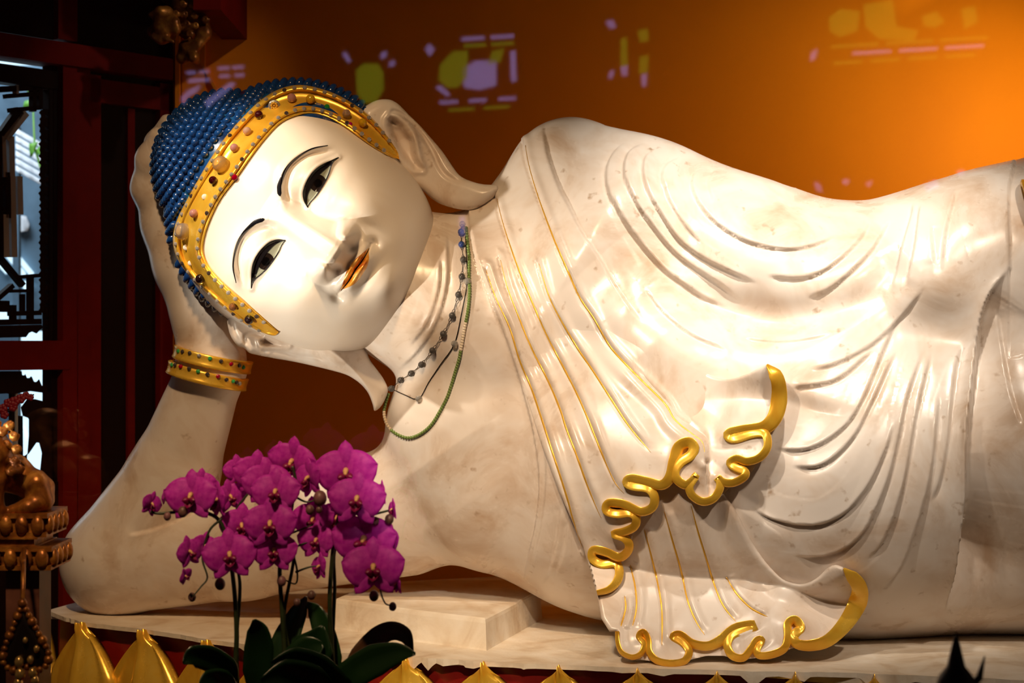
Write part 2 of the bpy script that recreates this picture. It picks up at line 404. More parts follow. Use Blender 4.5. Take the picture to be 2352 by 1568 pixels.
# lattice of the upper light
LIT_WOOD = simple('grey_brown_lattice_wood', (.42, .40, .40), .5)  # pale grey paints in the daylight on the bars' side faces
def s_bar(p0, p1, wpx, d0, d1, mat, name='lattice_bar'):
    a = s_loc(*p0); c = s_loc(*p1); A = Vector((a[0], 0, a[1])); C = Vector((c[0], 0, c[1])); t = (C-A).normalized(); n = Vector((-t.z, 0, t.x))*(wpx*.00125/2)
    v = [SM @ (q+Vector((0, d, 0))) for d in (d0, d1) for q in (A-n, A+n, C+n, C-n)]
    b = MB(); b.add(v, [(0, 1, 2, 3), (7, 6, 5, 4), (0, 4, 5, 1), (1, 5, 6, 2), (2, 6, 7, 3), (3, 7, 4, 0)]); return b.build(name, mat, screen, False)
for p0, p1, w_, m_ in (((-5, 205), (122, 197), 12, LD), ((20, 220), (95, 214), 9, LD), ((30, 252), (98, 246), 9, LD), ((84, 195), (84, 255), 9, LD), ((45, 195), (45, 215), 6, LIT_WOOD),
        ((-2, 330), (52, 252), 20, LD), ((18, 318), (66, 258), 15, LIT_WOOD), ((13, 312), (17, 406), 9, LIT_WOOD), ((31, 312), (33, 404), 13, LIT_WOOD), ((2, 300), (4, 600), 14, LD),
        ((34, 404), (36, 492), 12, LIT_WOOD), ((50, 404), (52, 492), 13, LIT_WOOD), ((22, 395), (24, 500), 12, LD), ((18, 492), (20, 590), 13, LIT_WOOD), ((36, 492), (38, 590), 13, LIT_WOOD), ((8, 490), (8, 600), 9, LD),
        ((0, 420), (22, 420), 9, LD), ((0, 480), (24, 480), 9, LD), ((2, 585), (60, 655), 11, LD), ((50, 636), (98, 632), 8, LD), ((34, 668), (80, 667), 7, LD), ((78, 636), (78, 740), 9, LD), ((60, 675), (60, 718), 5, LD),
        ((38, 700), (38, 745), 9, LD), ((-4, 690), (36, 655), 10, LD), ((30, 720), (100, 718), 10, LD), ((14, 690), (14, 716), 26, LD), ((-4, 740), (100, 738), 12, LD), ((98, 190), (98, 250), 10, LD)):
    s_bar(p0, p1, w_, -.028, -.008, m_)
# carved, scalloped border of the light
def plane_y(px, off=0.0):
    px = np.asarray(px, float); d = (px-1176)/4000          # x = CAM_X + d*(y+4)
    nx, ny = SN.x, SN.y; pa = SA+SN*off
    # nx*(CAM_X+d*(y+4)-pa.x)+ny*(y-pa.y)=0
    return (nx*(pa.x-CAM_X-4*d)+ny*pa.y)/(nx*d+ny)
def s_sheet(poly, d0, d1, mat, name, step=3.0):
    v, f = sheet(poly, lambda a, c: plane_y(a, d1), lambda a, c: plane_y(a, d0), step); return obj(name, v, f, mat, screen, False)
left = []
for k in range(33):
    y0 = 252+k*14.2; left += [(94+1.5*math.sin(k*1.7), y0), (89+1.5*math.sin(k*2.3), y0+7)]
s_sheet(np.array(left+[(104, 722), (103, 252)]), -.03, -.006, LD, 'carved_border', 2.5)
y0 = 250; k = 0
while y0 < 770:
    L_ = 16+10*abs(math.sin(k*2.1)); s_sheet(np.array([(102, y0), (114, y0+2), (114, y0+L_), (102, y0+L_-3)]), -.03, -.008, LD, 'carved_border', 4); y0 += L_+3.2+2.5*abs(math.sin(k*3.3)); k += 1
s_sheet(np.array([(112, 190), (124, 190), (124, 782), (112, 782)]), -.03, -.006, LD, 'carved_border', 8)
s_sheet(np.array([(-20, 748), (96, 745), (98, 752), (84, 766), (70, 760), (60, 774), (-20, 776)]), -.03, -.008, LD, 'carved_border', 4)
# lower light with carved spandrel and dark silhouettes of the carving
s_sheet(np.array([(-20, 852), (50, 852), (52, 868), (58, 858), (64, 872), (72, 862), (80, 880), (90, 870), (98, 890), (104, 880), (112, 905), (118, 900), (122, 930), (126, 1115), (104, 1115), (90, 1100), (96, 1040), (88, 1010), (66, 1042), (46, 1050), (40, 1068), (44, 1090), (56, 1112), (70, 1115), (60, 1080), (66, 1000), (66, 960), (52, 955), (48, 935), (62, 916), (80, 916), (104, 922), (100, 902), (70, 898), (30, 905), (-20, 900)]), -.03, -.008, LD, 'carved_border', 3)
for p0, p1, w_, m_ in (((-5, 902), (40, 900), 5, LD), ((44, 900), (44, 1100), 5, LIT_WOOD), ((36, 900), (36, 1000), 5, LD), ((-5, 945), (36, 945), 4, LD), ((-5, 985), (36, 985), 8, LD), ((56, 955), (57, 1060), 3, LD)): s_bar(p0, p1, w_, -.028, -.010, m_)
# ------------------------------------------------------------------ the garden court outside the screen
SKY = simple('bright_overcast_sky', (0, 0, 0), 1, emit=(.60, .84, 1.0), es=1.6)
b = MB(); b.box(-6.0, .05, 5.6, 5.65, -1, 5); structure(b.build('sky_backdrop', SKY, None, False))
def ext(name, poly, y, dep, mat, parent):
    v, f = sheet(np.array(poly, float), lambda a, c: np.full(len(a), y), lambda a, c: np.full(len(a), y+dep), 12); return obj(name, v, f, mat, parent, False)
GW = mottled('weathered_blue_grey_plaster', [(.3, (.07, .13, .19)), (.7, (.16, .27, .37))], 5, 5, (.7, .8))
AW = simple('white_awning_sheet', (.85, .88, .92), .6); GL = mottled('fresh_leaf_green', [(.3, (.06, .28, .03)), (.7, (.25, .5, .06))], 8, 3, (.4, .5))
bld = thing('court_building', 'blue-grey plastered building with bright panes outside the lattice window', 'building', tuple(P(20, 784, 2.9).xy)+(-1.2,))
ext('wall_panel', [(-60, 150), (110, 150), (110, 760), (-60, 760)], 2.9, .1, GW, bld); ext('wall_panel', [(-60, 760), (30, 760), (30, 1500), (-60, 1500)], 2.9, .1, GW, bld)
ext('window_blind', [(42, 494), (60, 496), (68, 515), (64, 530), (42, 534)], 2.86, .04, AW, bld)  # unidentified white patch, fixed to the building front
for a in ([(12, 588), (28, 588), (66, 634), (50, 634)], [(31, 588), (47, 588), (83, 632), (69, 634)], [(-10, 604), (6, 604), (22, 618), (14, 630), (-10, 606)], [(44, 645), (72, 645), (72, 664), (56, 666)], [(-10, 715), (12, 700), (34, 722), (28, 734), (-10, 734)]):
    ext('bright_pane', a, 2.87, .03, SKY, bld)
awn = thing('slatted_awning', 'white slatted awning on a post outside the upper lattice window', 'awning', tuple(P(36, 784, 2.6).xy)+(-1.2,))
for k in range(6):
    y0 = 298+k*17; ext('slat', [(36, y0-4), (104, y0+35), (104, y0+47), (36, y0+9)], 2.6-.01*k, .03, AW, awn)
b = MB(); q = P(36, 784, 2.62); b.box(q.x-.012, q.x+.012, q.y, q.y+.03, -1.2, P(36, 290, 2.62).z); b.build('post', GW, awn, False)
ban = thing('banana_plant', 'green leafy plant in the court behind the lattice', 'plant', tuple(P(92, 784, 2.4).xy)+(-1.2,))
for pl in ([(66, 330), (88, 325), (80, 345), (70, 372), (68, 350)], [(82, 345), (96, 330), (96, 362), (84, 350)], [(60, 196), (84, 192), (84, 214), (62, 212)], [(56, 232), (84, 226), (84, 246), (52, 248)], [(84, 418), (94, 405), (95, 420), (86, 428)]): ext('leaf', pl, 2.4, .01, GL, ban)
v, f = tube([Vector((P(118, 784, 2.42).x, 2.42, -1.2)), P(118, 700, 2.42), P(114, 480, 2.42), P(100, 405, 2.42), P(80, 340, 2.41), P(74, 200, 2.41)], [.012, .012, .012, .006, .004, .003], 7); obj('stem', np.array(v), f, GL, ban)
lt = bpy.data.lights.new('court_daylight', 'AREA'); lt.energy = 60; lt.size = 1.4; lt.color = (.75, .88, 1.0); lo_ = bpy.data.objects.new('court_daylight', lt); COL.objects.link(lo_)
lo_.location = (-.9, 1.6, 2.6); lo_.rotation_euler = (Vector((-.45, 2.8, 1.0))-Vector((-.9, 1.6, 2.6))).to_track_quat('-Z', 'Y').to_euler()

# ------------------------------------------------------------------ plinth
EDGE = [(108, 1402), (150, 1418), (200, 1430), (340, 1446), (480, 1469), (620, 1484), (760, 1496), (950, 1508), (1130, 1520), (1400, 1531), (1700, 1540), (2000, 1546), (2352, 1562), (2600, 1575)]
def on_plane(px, py, z=0.0):
    y = (CAM_Z-z)*CAM_D/((py-784)/1000)-CAM_D; return P(px, py, y)
EDGE_W = [on_plane(a, c) for a, c in EDGE]
er = crom([(a.x, a.y) for a in EDGE_W], 40)
nrm = np.gradient(er, axis=0); nrm = np.stack([nrm[:, 1], -nrm[:, 0]], 1)/np.linalg.norm(nrm, axis=1)[:, None]
nz = sum(np.interp(np.arange(len(er)), np.arange(0, len(er)+k, k), RNG.normal(size=len(np.arange(0, len(er)+k, k))))*a for k, a in ((40, .5), (13, .6), (4, .5)))
j = er+nrm*(nz*.0035)[:, None]
dz = -.010-.012*np.clip(nz, 0, 1.6)**1.4
back = np.array([(3.4, -.58), (3.4, .80), (.35, .72), (.08, .56)])
top = np.vstack([j, back]); n = len(top); zb = np.r_[dz, [-.014]*4]
v = np.vstack([np.c_[top, np.zeros(n)], np.c_[top, zb]])
f = [tuple(range(n)), tuple(range(2*n-1, n-1, -1))]+[(i, i+n, (i+1) % n+n, (i+1) % n) for i in range(n)]
plinth = thing('lotus_plinth', 'red lacquered plinth with gilded lotus petals under the marble statue', 'plinth', (1.5, .1, -1.2))
obj('marble_slab', v, f, M['slab'], plinth, False)
inn = er-nrm*.035; rd = np.vstack([inn[::8], back*[1, 1]]); n = len(rd)
v = np.vstack([np.c_[rd, np.full(n, -.008)], np.c_[rd+np.r_[nrm[::8]*.02, np.zeros((4, 2))], np.full(n, -.5)], np.c_[rd, np.full(n, -1.2)]])
f = [(i+k*n, i+(k+1)*n, (i+1) % n+(k+1)*n, (i+1) % n+k*n) for k in (0, 1) for i in range(n)]+[tuple(range(n-1, -1, -1)), tuple(range(2*n, 3*n))]
obj('red_body', v, f, M['red'], plinth, False)
# lotus petal: a pointed shell with a rolled rim, local x along the edge, y outwards, z up, tip at the origin
def petal_mesh(wd, ht):
    na, nb = 21, 22; V = []
    for jb in range(nb):
        t = jb/(nb-1)                                   # 0 at the tip
        half = wd/2*min(1, t/.34)**.66*(1-.12*max(0, t-.55)/.45)
        for ia in range(na):
            a = -1+2*ia/(na-1); e = abs(a)
            bulge = .045*math.sin(min(1, t*1.25)*math.pi*.62)*(1-e**2.2*.85)
            rim = .012*math.exp(-((e-.86)/.10)**2)*min(1, t*6)
            crease = .013*math.exp(-(a/.10)**2)*(1-t)
            curl = .020*math.exp(-(t/.10)**2)
            V.append((a*half, .01+bulge+rim+crease+curl*(1-e*.5), -ht*t-.02*e*(1-t)))
    F = [(jb*na+ia, (jb+1)*na+ia, (jb+1)*na+ia+1, jb*na+ia+1) for jb in range(nb-1) for ia in range(na-1)]
    o = len(V); V += [(x*.97, y-.016, z) for x, y, z in V]; F += [tuple(o+q for q in g[::-1]) for g in list(F)]
    rimv = [jb*na for jb in range(nb)]+[(nb-1)*na+ia for ia in range(1, na)]+[jb*na+na-1 for jb in range(nb-2, -1, -1)]
    F += [(a, a+o, c+o, c) for a, c in zip(rimv[:-1], rimv[1:])]
    return fast_mesh('lotus_petal', np.array(V), F)
pet = petal_mesh(.235, .34); pet.materials.append(M['gold'])
ex_, ew = np.array([1176+(a-CAM_X)*4000/(b_+4) for a, b_ in er]), er
for tip in (70, 195, 335, 485, 625, 765, 935, 1112, 1288, 1466, 1650, 1828, 2005, 2185, 2362):
    i = int(np.argmin(np.abs(ex_-tip))); nn = nrm[i]
    if tip == 70: base = Vector((er[0][0]-.02, er[0][1]+.10, -.03)); nn = np.array([-.9, -.43])
    else: base = Vector((er[i][0]-nn[0]*.012, er[i][1]-nn[1]*.012, .004))
    nv = Vector((nn[0], nn[1], 0)).normalized(); xv = Vector((0, 0, 1)).cross(nv)*-1
    Mt = Matrix((xv, nv, Vector((0, 0, 1)))).transposed().to_4x4(); Mt.translation = base
    o = put('lotus_petal', pet, None, plinth); o.matrix_basis = Mt
# the raised marble pad on the slab
pad_t = [(768, 1374), (852, 1338), (1150, 1322), (1218, 1332), (1240, 1356), (1115, 1420), (960, 1402)]
pad_b = [(768, 1452), (852, 1400), (1150, 1385), (1240, 1400), (1252, 1424), (1122, 1486), (960, 1470)]
zt = .068
tw = [on_plane(a, c, zt) for a, c in pad_t]
pad = MB(); ct = sum((q.xy for q in tw), Vector((0, 0)))/len(tw)
m_ = len(tw); lv = []
for (ins, z) in ((1.035, 0), (1.03, .004), (1.005, zt-.010), (.995, zt-.003), (.975, zt)):
    lv.append([(ct.x+(q.x-ct.x)*ins, ct.y+(q.y-ct.y)*ins, z) for q in tw])
V = [q for l in lv for q in l]; F = [(k*m_+i, k*m_+(i+1) % m_, (k+1)*m_+(i+1) % m_, (k+1)*m_+i) for k in range(4) for i in range(m_)]+[tuple(range(4*m_, 5*m_)), tuple(range(m_-1, -1, -1))]
pad.add(V, F); po = pad.build('marble_pad', M['slab'], None, False); tag(po, 'low rough marble block on the slab under the bare chest', 'block')
# ================================================================== the reclining statue
def q3(px, py, y): return (px/1000, y, -py/1000)
statue = thing('reclining_buddha_statue', 'large white marble reclining Buddha statue resting its head on its hand', 'statue', (1.3, 0, 0))

BODY_CHAINS = {
 'arm': [[(258, 1292, .30, 118), (400, 1086, .24, 101), (486, 845, .13, 75)],
         [(262, 1296, .30, 116), (560, 1252, .22, 121), (925, 1172, .10, 152)]],
 'hand': [[(486, 845, .13, 75), (478, 720, .13, 84), (436, 605, .14, 84), (396, 515, .15, 74)],
          [(396, 515, .15, 66), (350, 430, .13, 48), (350, 365, .10, 37), (362, 312, .07, 20)],
          [(400, 520, .20, 60), (360, 420, .21, 45), (366, 330, .18, 32), (384, 280, .14, 18)],
          [(405, 530, .26, 58), (372, 430, .29, 44), (384, 330, .27, 31), (402, 280, .22, 18)],
          [(415, 560, .31, 52), (392, 470, .35, 38), (402, 380, .33, 28), (420, 330, .29, 17)]],
 'chest': [[(800, 600, .02, 165), (1000, 685, .03, 180), (1150, 800, .03, 200)],
           [(1050, 930, .04, 110), (1090, 990, .04, 205), (1150, 1066, .05, 238)],
           [(1140, 1068, .05, 236), (1400, 1085, .05, 280)], [(1398, 1126, .05, 284), (1450, 1120, .05, 294)]],
 'torso': [[(1312, 418, .06, 146), (1480, 520, .05, 178), (1700, 650, .05, 222), (1900, 738, .05, 238), (2040, 728, .05, 234), (2250, 690, .05, 268), (2460, 640, .05, 300)],
           [(1190, 560, .06, 118), (1320, 640, .05, 230), (1480, 820, .05, 300)],
           [(1360, 1050, .05, 300), (1600, 1080, .04, 350), (1950, 1090, .02, 370), (2460, 1080, .02, 380)]],
}
def _body(p):
    g = {}
    for name, k in (('arm', .03), ('hand', .022), ('chest', .045), ('torso', .10)):
        d = None
        for ch in BODY_CHAINS[name]:
            for a, b in zip(ch[:-1], ch[1:]):
                e = cone_sd(p, q3(*a[:3]), q3(*b[:3]), a[3]/1000, b[3]/1000)
                d = e if d is None else smin(d, e, k if name != 'hand' else .018)
        g[name] = d
    d = smin(g['chest'], g['torso'], .09)
    d = smin(d, g['arm'], .05); d = smin(d, g['hand'], .03)
    plane = (-(0.784+2.68/(p[1]+4)))-p[2]+np.float32(.001)
    return np.maximum(d, plane)
body_sdf = field(_body)

Z6 = lambda pts: zoomed(pts, 1050, 240, 1.8065)
Z5 = lambda pts: zoomed(pts, 1300, 800, 2.0413)
Z7 = lambda pts: zoomed(pts, 1700, 850, 2.184)
ROBE_EDGE = [(1140, 300), (1092, 430), (1078, 506), (1091, 594), (1122, 672), (1155, 755), (1188, 849), (1210, 926), (1228, 1000), (1240, 1100), (1232, 1200), (1204, 1330), (1200, 1480)]
# gilded grooves of the shoulder panel
GILD = [
 Z6([(283, 170), (300, 260), (340, 390), (400, 550), (460, 690), (510, 800), (570, 890), (640, 1010), (740, 1120), (860, 1240)])+Z5([(510, 335), (590, 400), (640, 440), (652, 510)]),
 Z6([(165, 390), (190, 490), (240, 640), (300, 790), (370, 950)])+Z5([(0, 110), (60, 230), (120, 370), (180, 520), (230, 630), (272, 680)]),
 Z6([(340, 660), (380, 790), (430, 890), (500, 1010)])+Z5([(130, 110), (220, 250), (300, 370), (400, 490)]),
 Z6([(180, 645), (210, 760), (260, 890), (310, 1010), (380, 1150), (430, 1270)])+Z5([(0, 370), (50, 500), (100, 640), (140, 740), (165, 795)]),
 Z6([(120, 690), (160, 800), (220, 930), (260, 1060), (310, 1180), (350, 1300)])+Z5([(0, 680), (30, 790), (75, 930)]),
]
GILD_B = [Z5(a) for a in (
 [(365, 840), (400, 970), (430, 1100), (450, 1230), (450, 1400)],
 [(460, 760), (500, 900), (540, 1040), (570, 1180), (610, 1280), (655, 1350)],
 [(585, 730), (620, 860), (660, 990), (700, 1120), (740, 1210), (800, 1285)],
 [(750, 1070), (800, 1150), (870, 1220), (950, 1260)],
 [(300, 1010), (325, 1120), (330, 1220), (310, 1310)],
 [(275, 1160), (280, 1220), (255, 1310)])]
# carved folds: (polyline, depth px, width px, ridge px, which side rises)
FOLDS = []
def fold(pts, dep=9, wid=7, ridge=6, side=1): FOLDS.append((crom(pts, 5), dep, wid, ridge, side))
fold(Z6([(365, 85), (375, 150), (390, 230), (430, 350), (470, 430), (520, 530), (600, 650), (650, 740), (720, 850), (790, 940)]), 9, 6, 5, 1)
fold(Z6([(700, 170), (650, 210), (620, 270), (620, 350), (650, 440), (700, 520), (780, 620), (870, 710), (1000, 790), (1140, 855)]), 12, 8, 7, -1)
fold(Z6([(775, 180), (710, 215), (690, 280), (700, 360), (740, 440), (800, 520), (880, 610), (970, 680), (1100, 760), (1190, 840)]), 12, 8, 7, -1)
fold(Z6([(820, 210), (775, 240), (765, 310), (785, 390), (840, 480), (910, 570), (1000, 640), (1120, 700), (1260, 752)]), 11, 8, 7, -1)
fold(Z6([(915, 235), (860, 270), (840, 330), (870, 420), (940, 520), (1030, 610)]), 6, 8, 5, -1)
fold(Z6([(1040, 280), (980, 300), (960, 350), (985, 420), (1050, 500), (1150, 570), (1250, 610), (1380, 630), (1500, 610), (1610, 560)]), 9, 7, 6, -1)
fold(Z6([(1060, 290), (1030, 350), (1060, 440)]), 6, 6, 4, -1)
fold(Z6([(1280, 720), (1400, 738), (1500, 725), (1600, 670), (1680, 590), (1730, 500)]), 9, 6, 6, -1)
fold(Z6([(1450, 812), (1550, 780), (1650, 710), (1750, 610), (1820, 500)]), 9, 7, 6, -1)
fold(Z6([(1800, 790), (1850, 640), (1890, 500), (1900, 430)]), 8, 7, 6, 1)
fold(Z6([(1870, 770), (1910, 620), (1930, 440)]), 8, 7, 6, 1)
fold(Z6([(1985, 540), (2000, 690)]), 6, 6, 4, 1)
fold(Z6([(2090, 380), (2045, 560), (2028, 710)]), 6, 6, 5, 1)
fold(Z6([(770, 770), (850, 880), (960, 980), (1120, 1060)]), 6, 8, 5, -1)
fold(Z6([(1180, 1000), (1330, 1022), (1470, 1010), (1560, 985)]), 4, 7, 4, -1)
fold(Z6([(1470, 1135), (1580, 1105), (1730, 1020), (1850, 900), (1960, 760)]), 7, 7, 5, -1)
fold(Z6([(1390, 1195), (1500, 1185), (1600, 1150), (1730, 1040)]), 8, 7, 6, -1)
fold(Z7([(160, 395), (300, 405), (420, 370), (540, 280), (620, 160), (690, 0), (740, -120), (800, -240)]), 10, 7, 7, -1)
fold(Z7([(250, 485), (380, 490), (480, 440), (580, 330), (650, 200), (740, 10), (790, -90)]), 10, 7, 7, -1)
fold(Z7([(40, 680), (140, 740), (260, 770), (400, 770), (520, 720), (610, 630), (680, 520), (740, 380), (775, 255)]), 11, 8, 8, -1)
fold(Z7([(260, 920), (400, 925), (520, 890), (620, 810), (690, 680), (750, 530), (800, 330), (840, 150), (890, 0), (920, -100)]), 11, 8, 9, -1)
fold(Z7([(630, 950), (720, 850), (790, 680), (840, 480), (880, 260), (940, 0), (960, -80)]), 11, 8, 9, -1)
fold(Z7([(690, 1100), (800, 990), (870, 830), (930, 640), (970, 450), (1000, 130)]), 12, 9, 10, -1)
fold(Z7([(960, 665), (1000, 570), (1040, 390), (1070, 120), (1090, -20), (1120, -120)]), 9, 7, 7, -1)
fold(Z6([(2240, 840), (2265, 1000), (2300, 1180), (2345, 1330)]), 10, 8, 7, 1)
# neck rings, inner arm crease, under-robe pleats
fold([(1012, 590), (1010, 660), (985, 740), (940, 800)], 5, 6, 4, 1)
fold([(1028, 530), (1030, 640), (1005, 740), (960, 810), (905, 860)], 5, 7, 5, 1)
fold([(290, 1228), (350, 1215), (420, 1190), (500, 1150)], 10, 6, 5, 1)
fold([(1252, 1000), (1256, 1100), (1246, 1200), (1216, 1330)], 5, 5, 4, -1)
fold([(1292, 1150), (1280, 1240), (1262, 1310), (1238, 1350)], 5, 6, 4, -1)
fold([(1306, 1190), (1296, 1262), (1270, 1330)], 4, 5, 3, -1)
LAP_EDGE = crom([(2318, 600), (2312, 622), (2268, 683), (2246, 766), (2229, 904), (2218, 1000), (2213, 1160), (2195, 1300), (2175, 1380), (2150, 1480)], 5)
SLEEVE = crom([(2330, 380), (2320, 440), (2318, 520), (2318, 618)], 5)
ARM_RIDGE = crom([(1330, 400), (1520, 490), (1720, 575), (1920, 620), (2130, 570), (2400, 470)], 5)
LOW_RIDGE = crom([(1370, 640), (1470, 760), (1650, 830), (1850, 820), (2050, 700), (2250, 640)], 5)
VALLEY = crom([(1560, 655), (1700, 715), (1850, 735), (1990, 690), (2090, 600)], 5)
BELLY_DIP = crom([(1850, 900), (1800, 1050), (1720, 1180)], 5)

def fold_h(x, y, lst=FOLDS):
    h = np.zeros(x.shape)
    for pl, dep, wid, ridge, side in lst:
        d, sg, fr = pdist(x, y, pl, 60); m = d < 60
        if not m.any(): continue
        sd = d[m]*sg[m]*side; tp = smooth(0, .12, fr[m])*smooth(0, .16, 1-fr[m])
        near = np.exp(-(d[m]/(wid*.45))**2)
        lo = -dep*(.62*smooth(4.2, -3.2, sd)*np.exp(-np.maximum(-sd-2, 0)/(wid*2.6))+.22*near)
        hi = .75*ridge*np.exp(-np.maximum(sd-5, 0)/(wid*3.0))*smooth(-2, 6.5, sd)
        h[m] += tp*(lo+hi)
    return h
def body_disp(x, y):
    h = np.zeros(x.shape)
    d, sg, fr = pdist(x, y, crom(ROBE_EDGE, 5), 400)
    ins = np.where(x > 1500, 1.0, smooth(-2.5, 2.5, -d*sg))            # right of the edge is robe
    h += 13*ins
    h += fold_h(x, y)
    for pl in GILD: 
        d, sg, fr = pdist(x, y, crom(pl, 4), 30); h -= 5*np.exp(-(d/3.2)**2)
        h += 5*np.where(sg*d < 0, np.exp(-((d-12)/9)**2), 0)
    def ridge(pl, amp, wid):
        d, sg, fr = pdist(x, y, pl, 4*wid); return amp*np.exp(-(d/wid)**2)*smooth(0, .12, fr)*smooth(-.02, .1, 1-fr)
    h += ridge(ARM_RIDGE, 24, 95)*ins+ridge(LOW_RIDGE, 26, 75)*ins+ridge(VALLEY, -20, 42)*ins+ridge(BELLY_DIP, -16, 90)*ins
    d, sg, fr = pdist(x, y, LAP_EDGE, 320)
    A = np.interp(fr, [0, .1, .5, 1], [10, 34, 70, 190])
    h += smooth(0, .14, fr)*np.where(d < 320, np.where(sg*d < 0, -A*np.exp(-d/(70+90*fr))*smooth(0, 6, d)+13*np.exp(-d/5), 13*np.exp(-d/16)), 0)
    d, sg, fr = pdist(x, y, SLEEVE, 200)
    h += np.where((d < 200) & (sg < 0), -14*np.exp(-d/120)*smooth(0, 4, d), 0)
    return h

BV, BQ = surface(body_sdf, (.10, -.50, -1.60), (2.50, .56, -.24), .0078, 1)
BN = grad(body_sdf, BV); BN /= np.maximum(np.linalg.norm(BN, axis=1), 1e-6)[:, None]
fw = smooth(-.05, .45, -BN[:, 1])*smooth(-.20, .12, BN[:, 2]+.65)
BV = BV+BN*(body_disp(BV[:, 0]*1000, -BV[:, 2]*1000)*fw/1000)[:, None]
BC = BV[BQ].mean(1); cx, cy = BC[:, 0]*1000, -BC[:, 2]*1000
d, sg, fr = pdist(cx, cy, crom(ROBE_EDGE, 5)); isrobe = (-d*sg > -1.2) & (cx > 1060)
isarm = ~isrobe
BW = Q2W(BV)
fN = np.cross(BW[BQ[:, 2]]-BW[BQ[:, 0]], BW[BQ[:, 3]]-BW[BQ[:, 1]])
view = BW[BQ].mean(1)-np.array(camo.location)
front = (fN*view).sum(1) < 0
print('body', len(BV), len(BQ), 'front share', front.mean())
if (BN[BQ[:, 0]]*np.cross(BV[BQ[:, 2]]-BV[BQ[:, 0]], BV[BQ[:, 3]]-BV[BQ[:, 1]])).sum(1).mean() < 0: BQ = BQ[:, ::-1]; front = ~front; print('flipped')
v, f = take(BW, BQ, isarm); body_o = obj('body', v, f, M['marble'], statue); body_o['label'] = 'bare marble chest, neck, propped arm and supporting hand'
v, f = take(BW, BQ, isrobe); robe_o = obj('robe', v, f, M['marble'], statue); robe_o['label'] = 'carved marble robe with flowing incised folds'
class Caster:
    def __init__(s, V, Q): s.t = BVHTree.FromPolygons([tuple(a) for a in V], [tuple(a) for a in Q.tolist()])
    def hit(s, px, py):
        return s.t.ray_cast(camo.location, ray_dir(px, py))
    def y(s, px, py, default=0.1):
        out = np.empty(len(px))
        for i in range(len(px)):
            h = s.hit(px[i], py[i])[0]; out[i] = h.y if h is not None else default
        return out
v, f = take(BW, BQ, front)
cast_body = Caster(v, f)
# ------------------------------------------------------------------ head: u to the statue's left, v to the crown, w towards the viewer (photo pixels)
HO = np.array([675., 510.]); HR = np.array([.5555, -.8315]); HU = np.array([-.8315, -.5555]); HY = -.02
JAW = [(0, 268), (-60, 262), (-110, 250), (-160, 241), (-187, 233), (-234, 209), (-257, 193), (-290, 158), (-310, 126), (-332, 90), (-350, 48), (-358, 0)]
_jt = np.array([math.atan2(-v, u) for v, u in JAW]); _jr = np.array([math.hypot(u, v) for v, u in JAW])
def head_R(th):
    """silhouette radius at angle th (0 = +u, pi/2 = +v)"""
    th = (th+np.pi) % (2*np.pi)-np.pi
    a = np.abs(th); a = np.where(a > np.pi/2, np.pi-a, a)
    up = 1/((np.abs(np.cos(a))/268)**2.15+(np.abs(np.sin(a))/258)**2.15)**(1/2.15)
    lo = np.interp(a, _jt, _jr)
    return np.where(th >= 0, up, lo)
_tg = np.linspace(-np.pi, np.pi, 721)[:-1]; _rg = head_R(_tg); _kk = np.hanning(61); _kk /= _kk.sum()
for _ in range(2): _rg = np.convolve(np.r_[_rg[-30:], _rg, _rg[:30]], _kk, 'valid')
def head_R(th):
    th = (th+np.pi) % (2*np.pi)-np.pi; return np.interp(th, np.r_[_tg, np.pi], np.r_[_rg, _rg[0]])
HD = 236.
def head_base(u, v):
    rho = np.hypot(u, v)/head_R(np.arctan2(v, u)); return HD*np.sqrt(np.clip(1-rho**2.5, 0, 1)), rho
def lerp(x, tab): t = np.array(tab, float); o = np.argsort(t[:, 0]); return np.interp(x, t[o, 0], t[o, 1])
def G(u, v, cu, cv, su, sv): return np.exp(-((u-cu)/su)**2-((v-cv)/sv)**2)
LID_UP = crom([(45, -8), (54, 8), (68, 20), (90, 26.5), (112, 28), (132, 24.5), (149, 17), (165, 7), (181, -3)], 5)
LID_LO = crom([(45, -8), (57, -6), (82, -9), (117, -8), (140, -4), (156, 1), (168, 2), (181, -3)], 5)
EYE_POLY = np.vstack([LID_UP, LID_LO[::-1][1:-1]])
CREASE = crom([(30, 22), (40, 48), (68, 67), (103, 74), (142, 61), (170, 36), (192, 8)], 5)
BROW = crom([(32, 60), (44, 70), (56, 76), (90, 82), (123, 77), (162, 60), (190, 33)], 5)
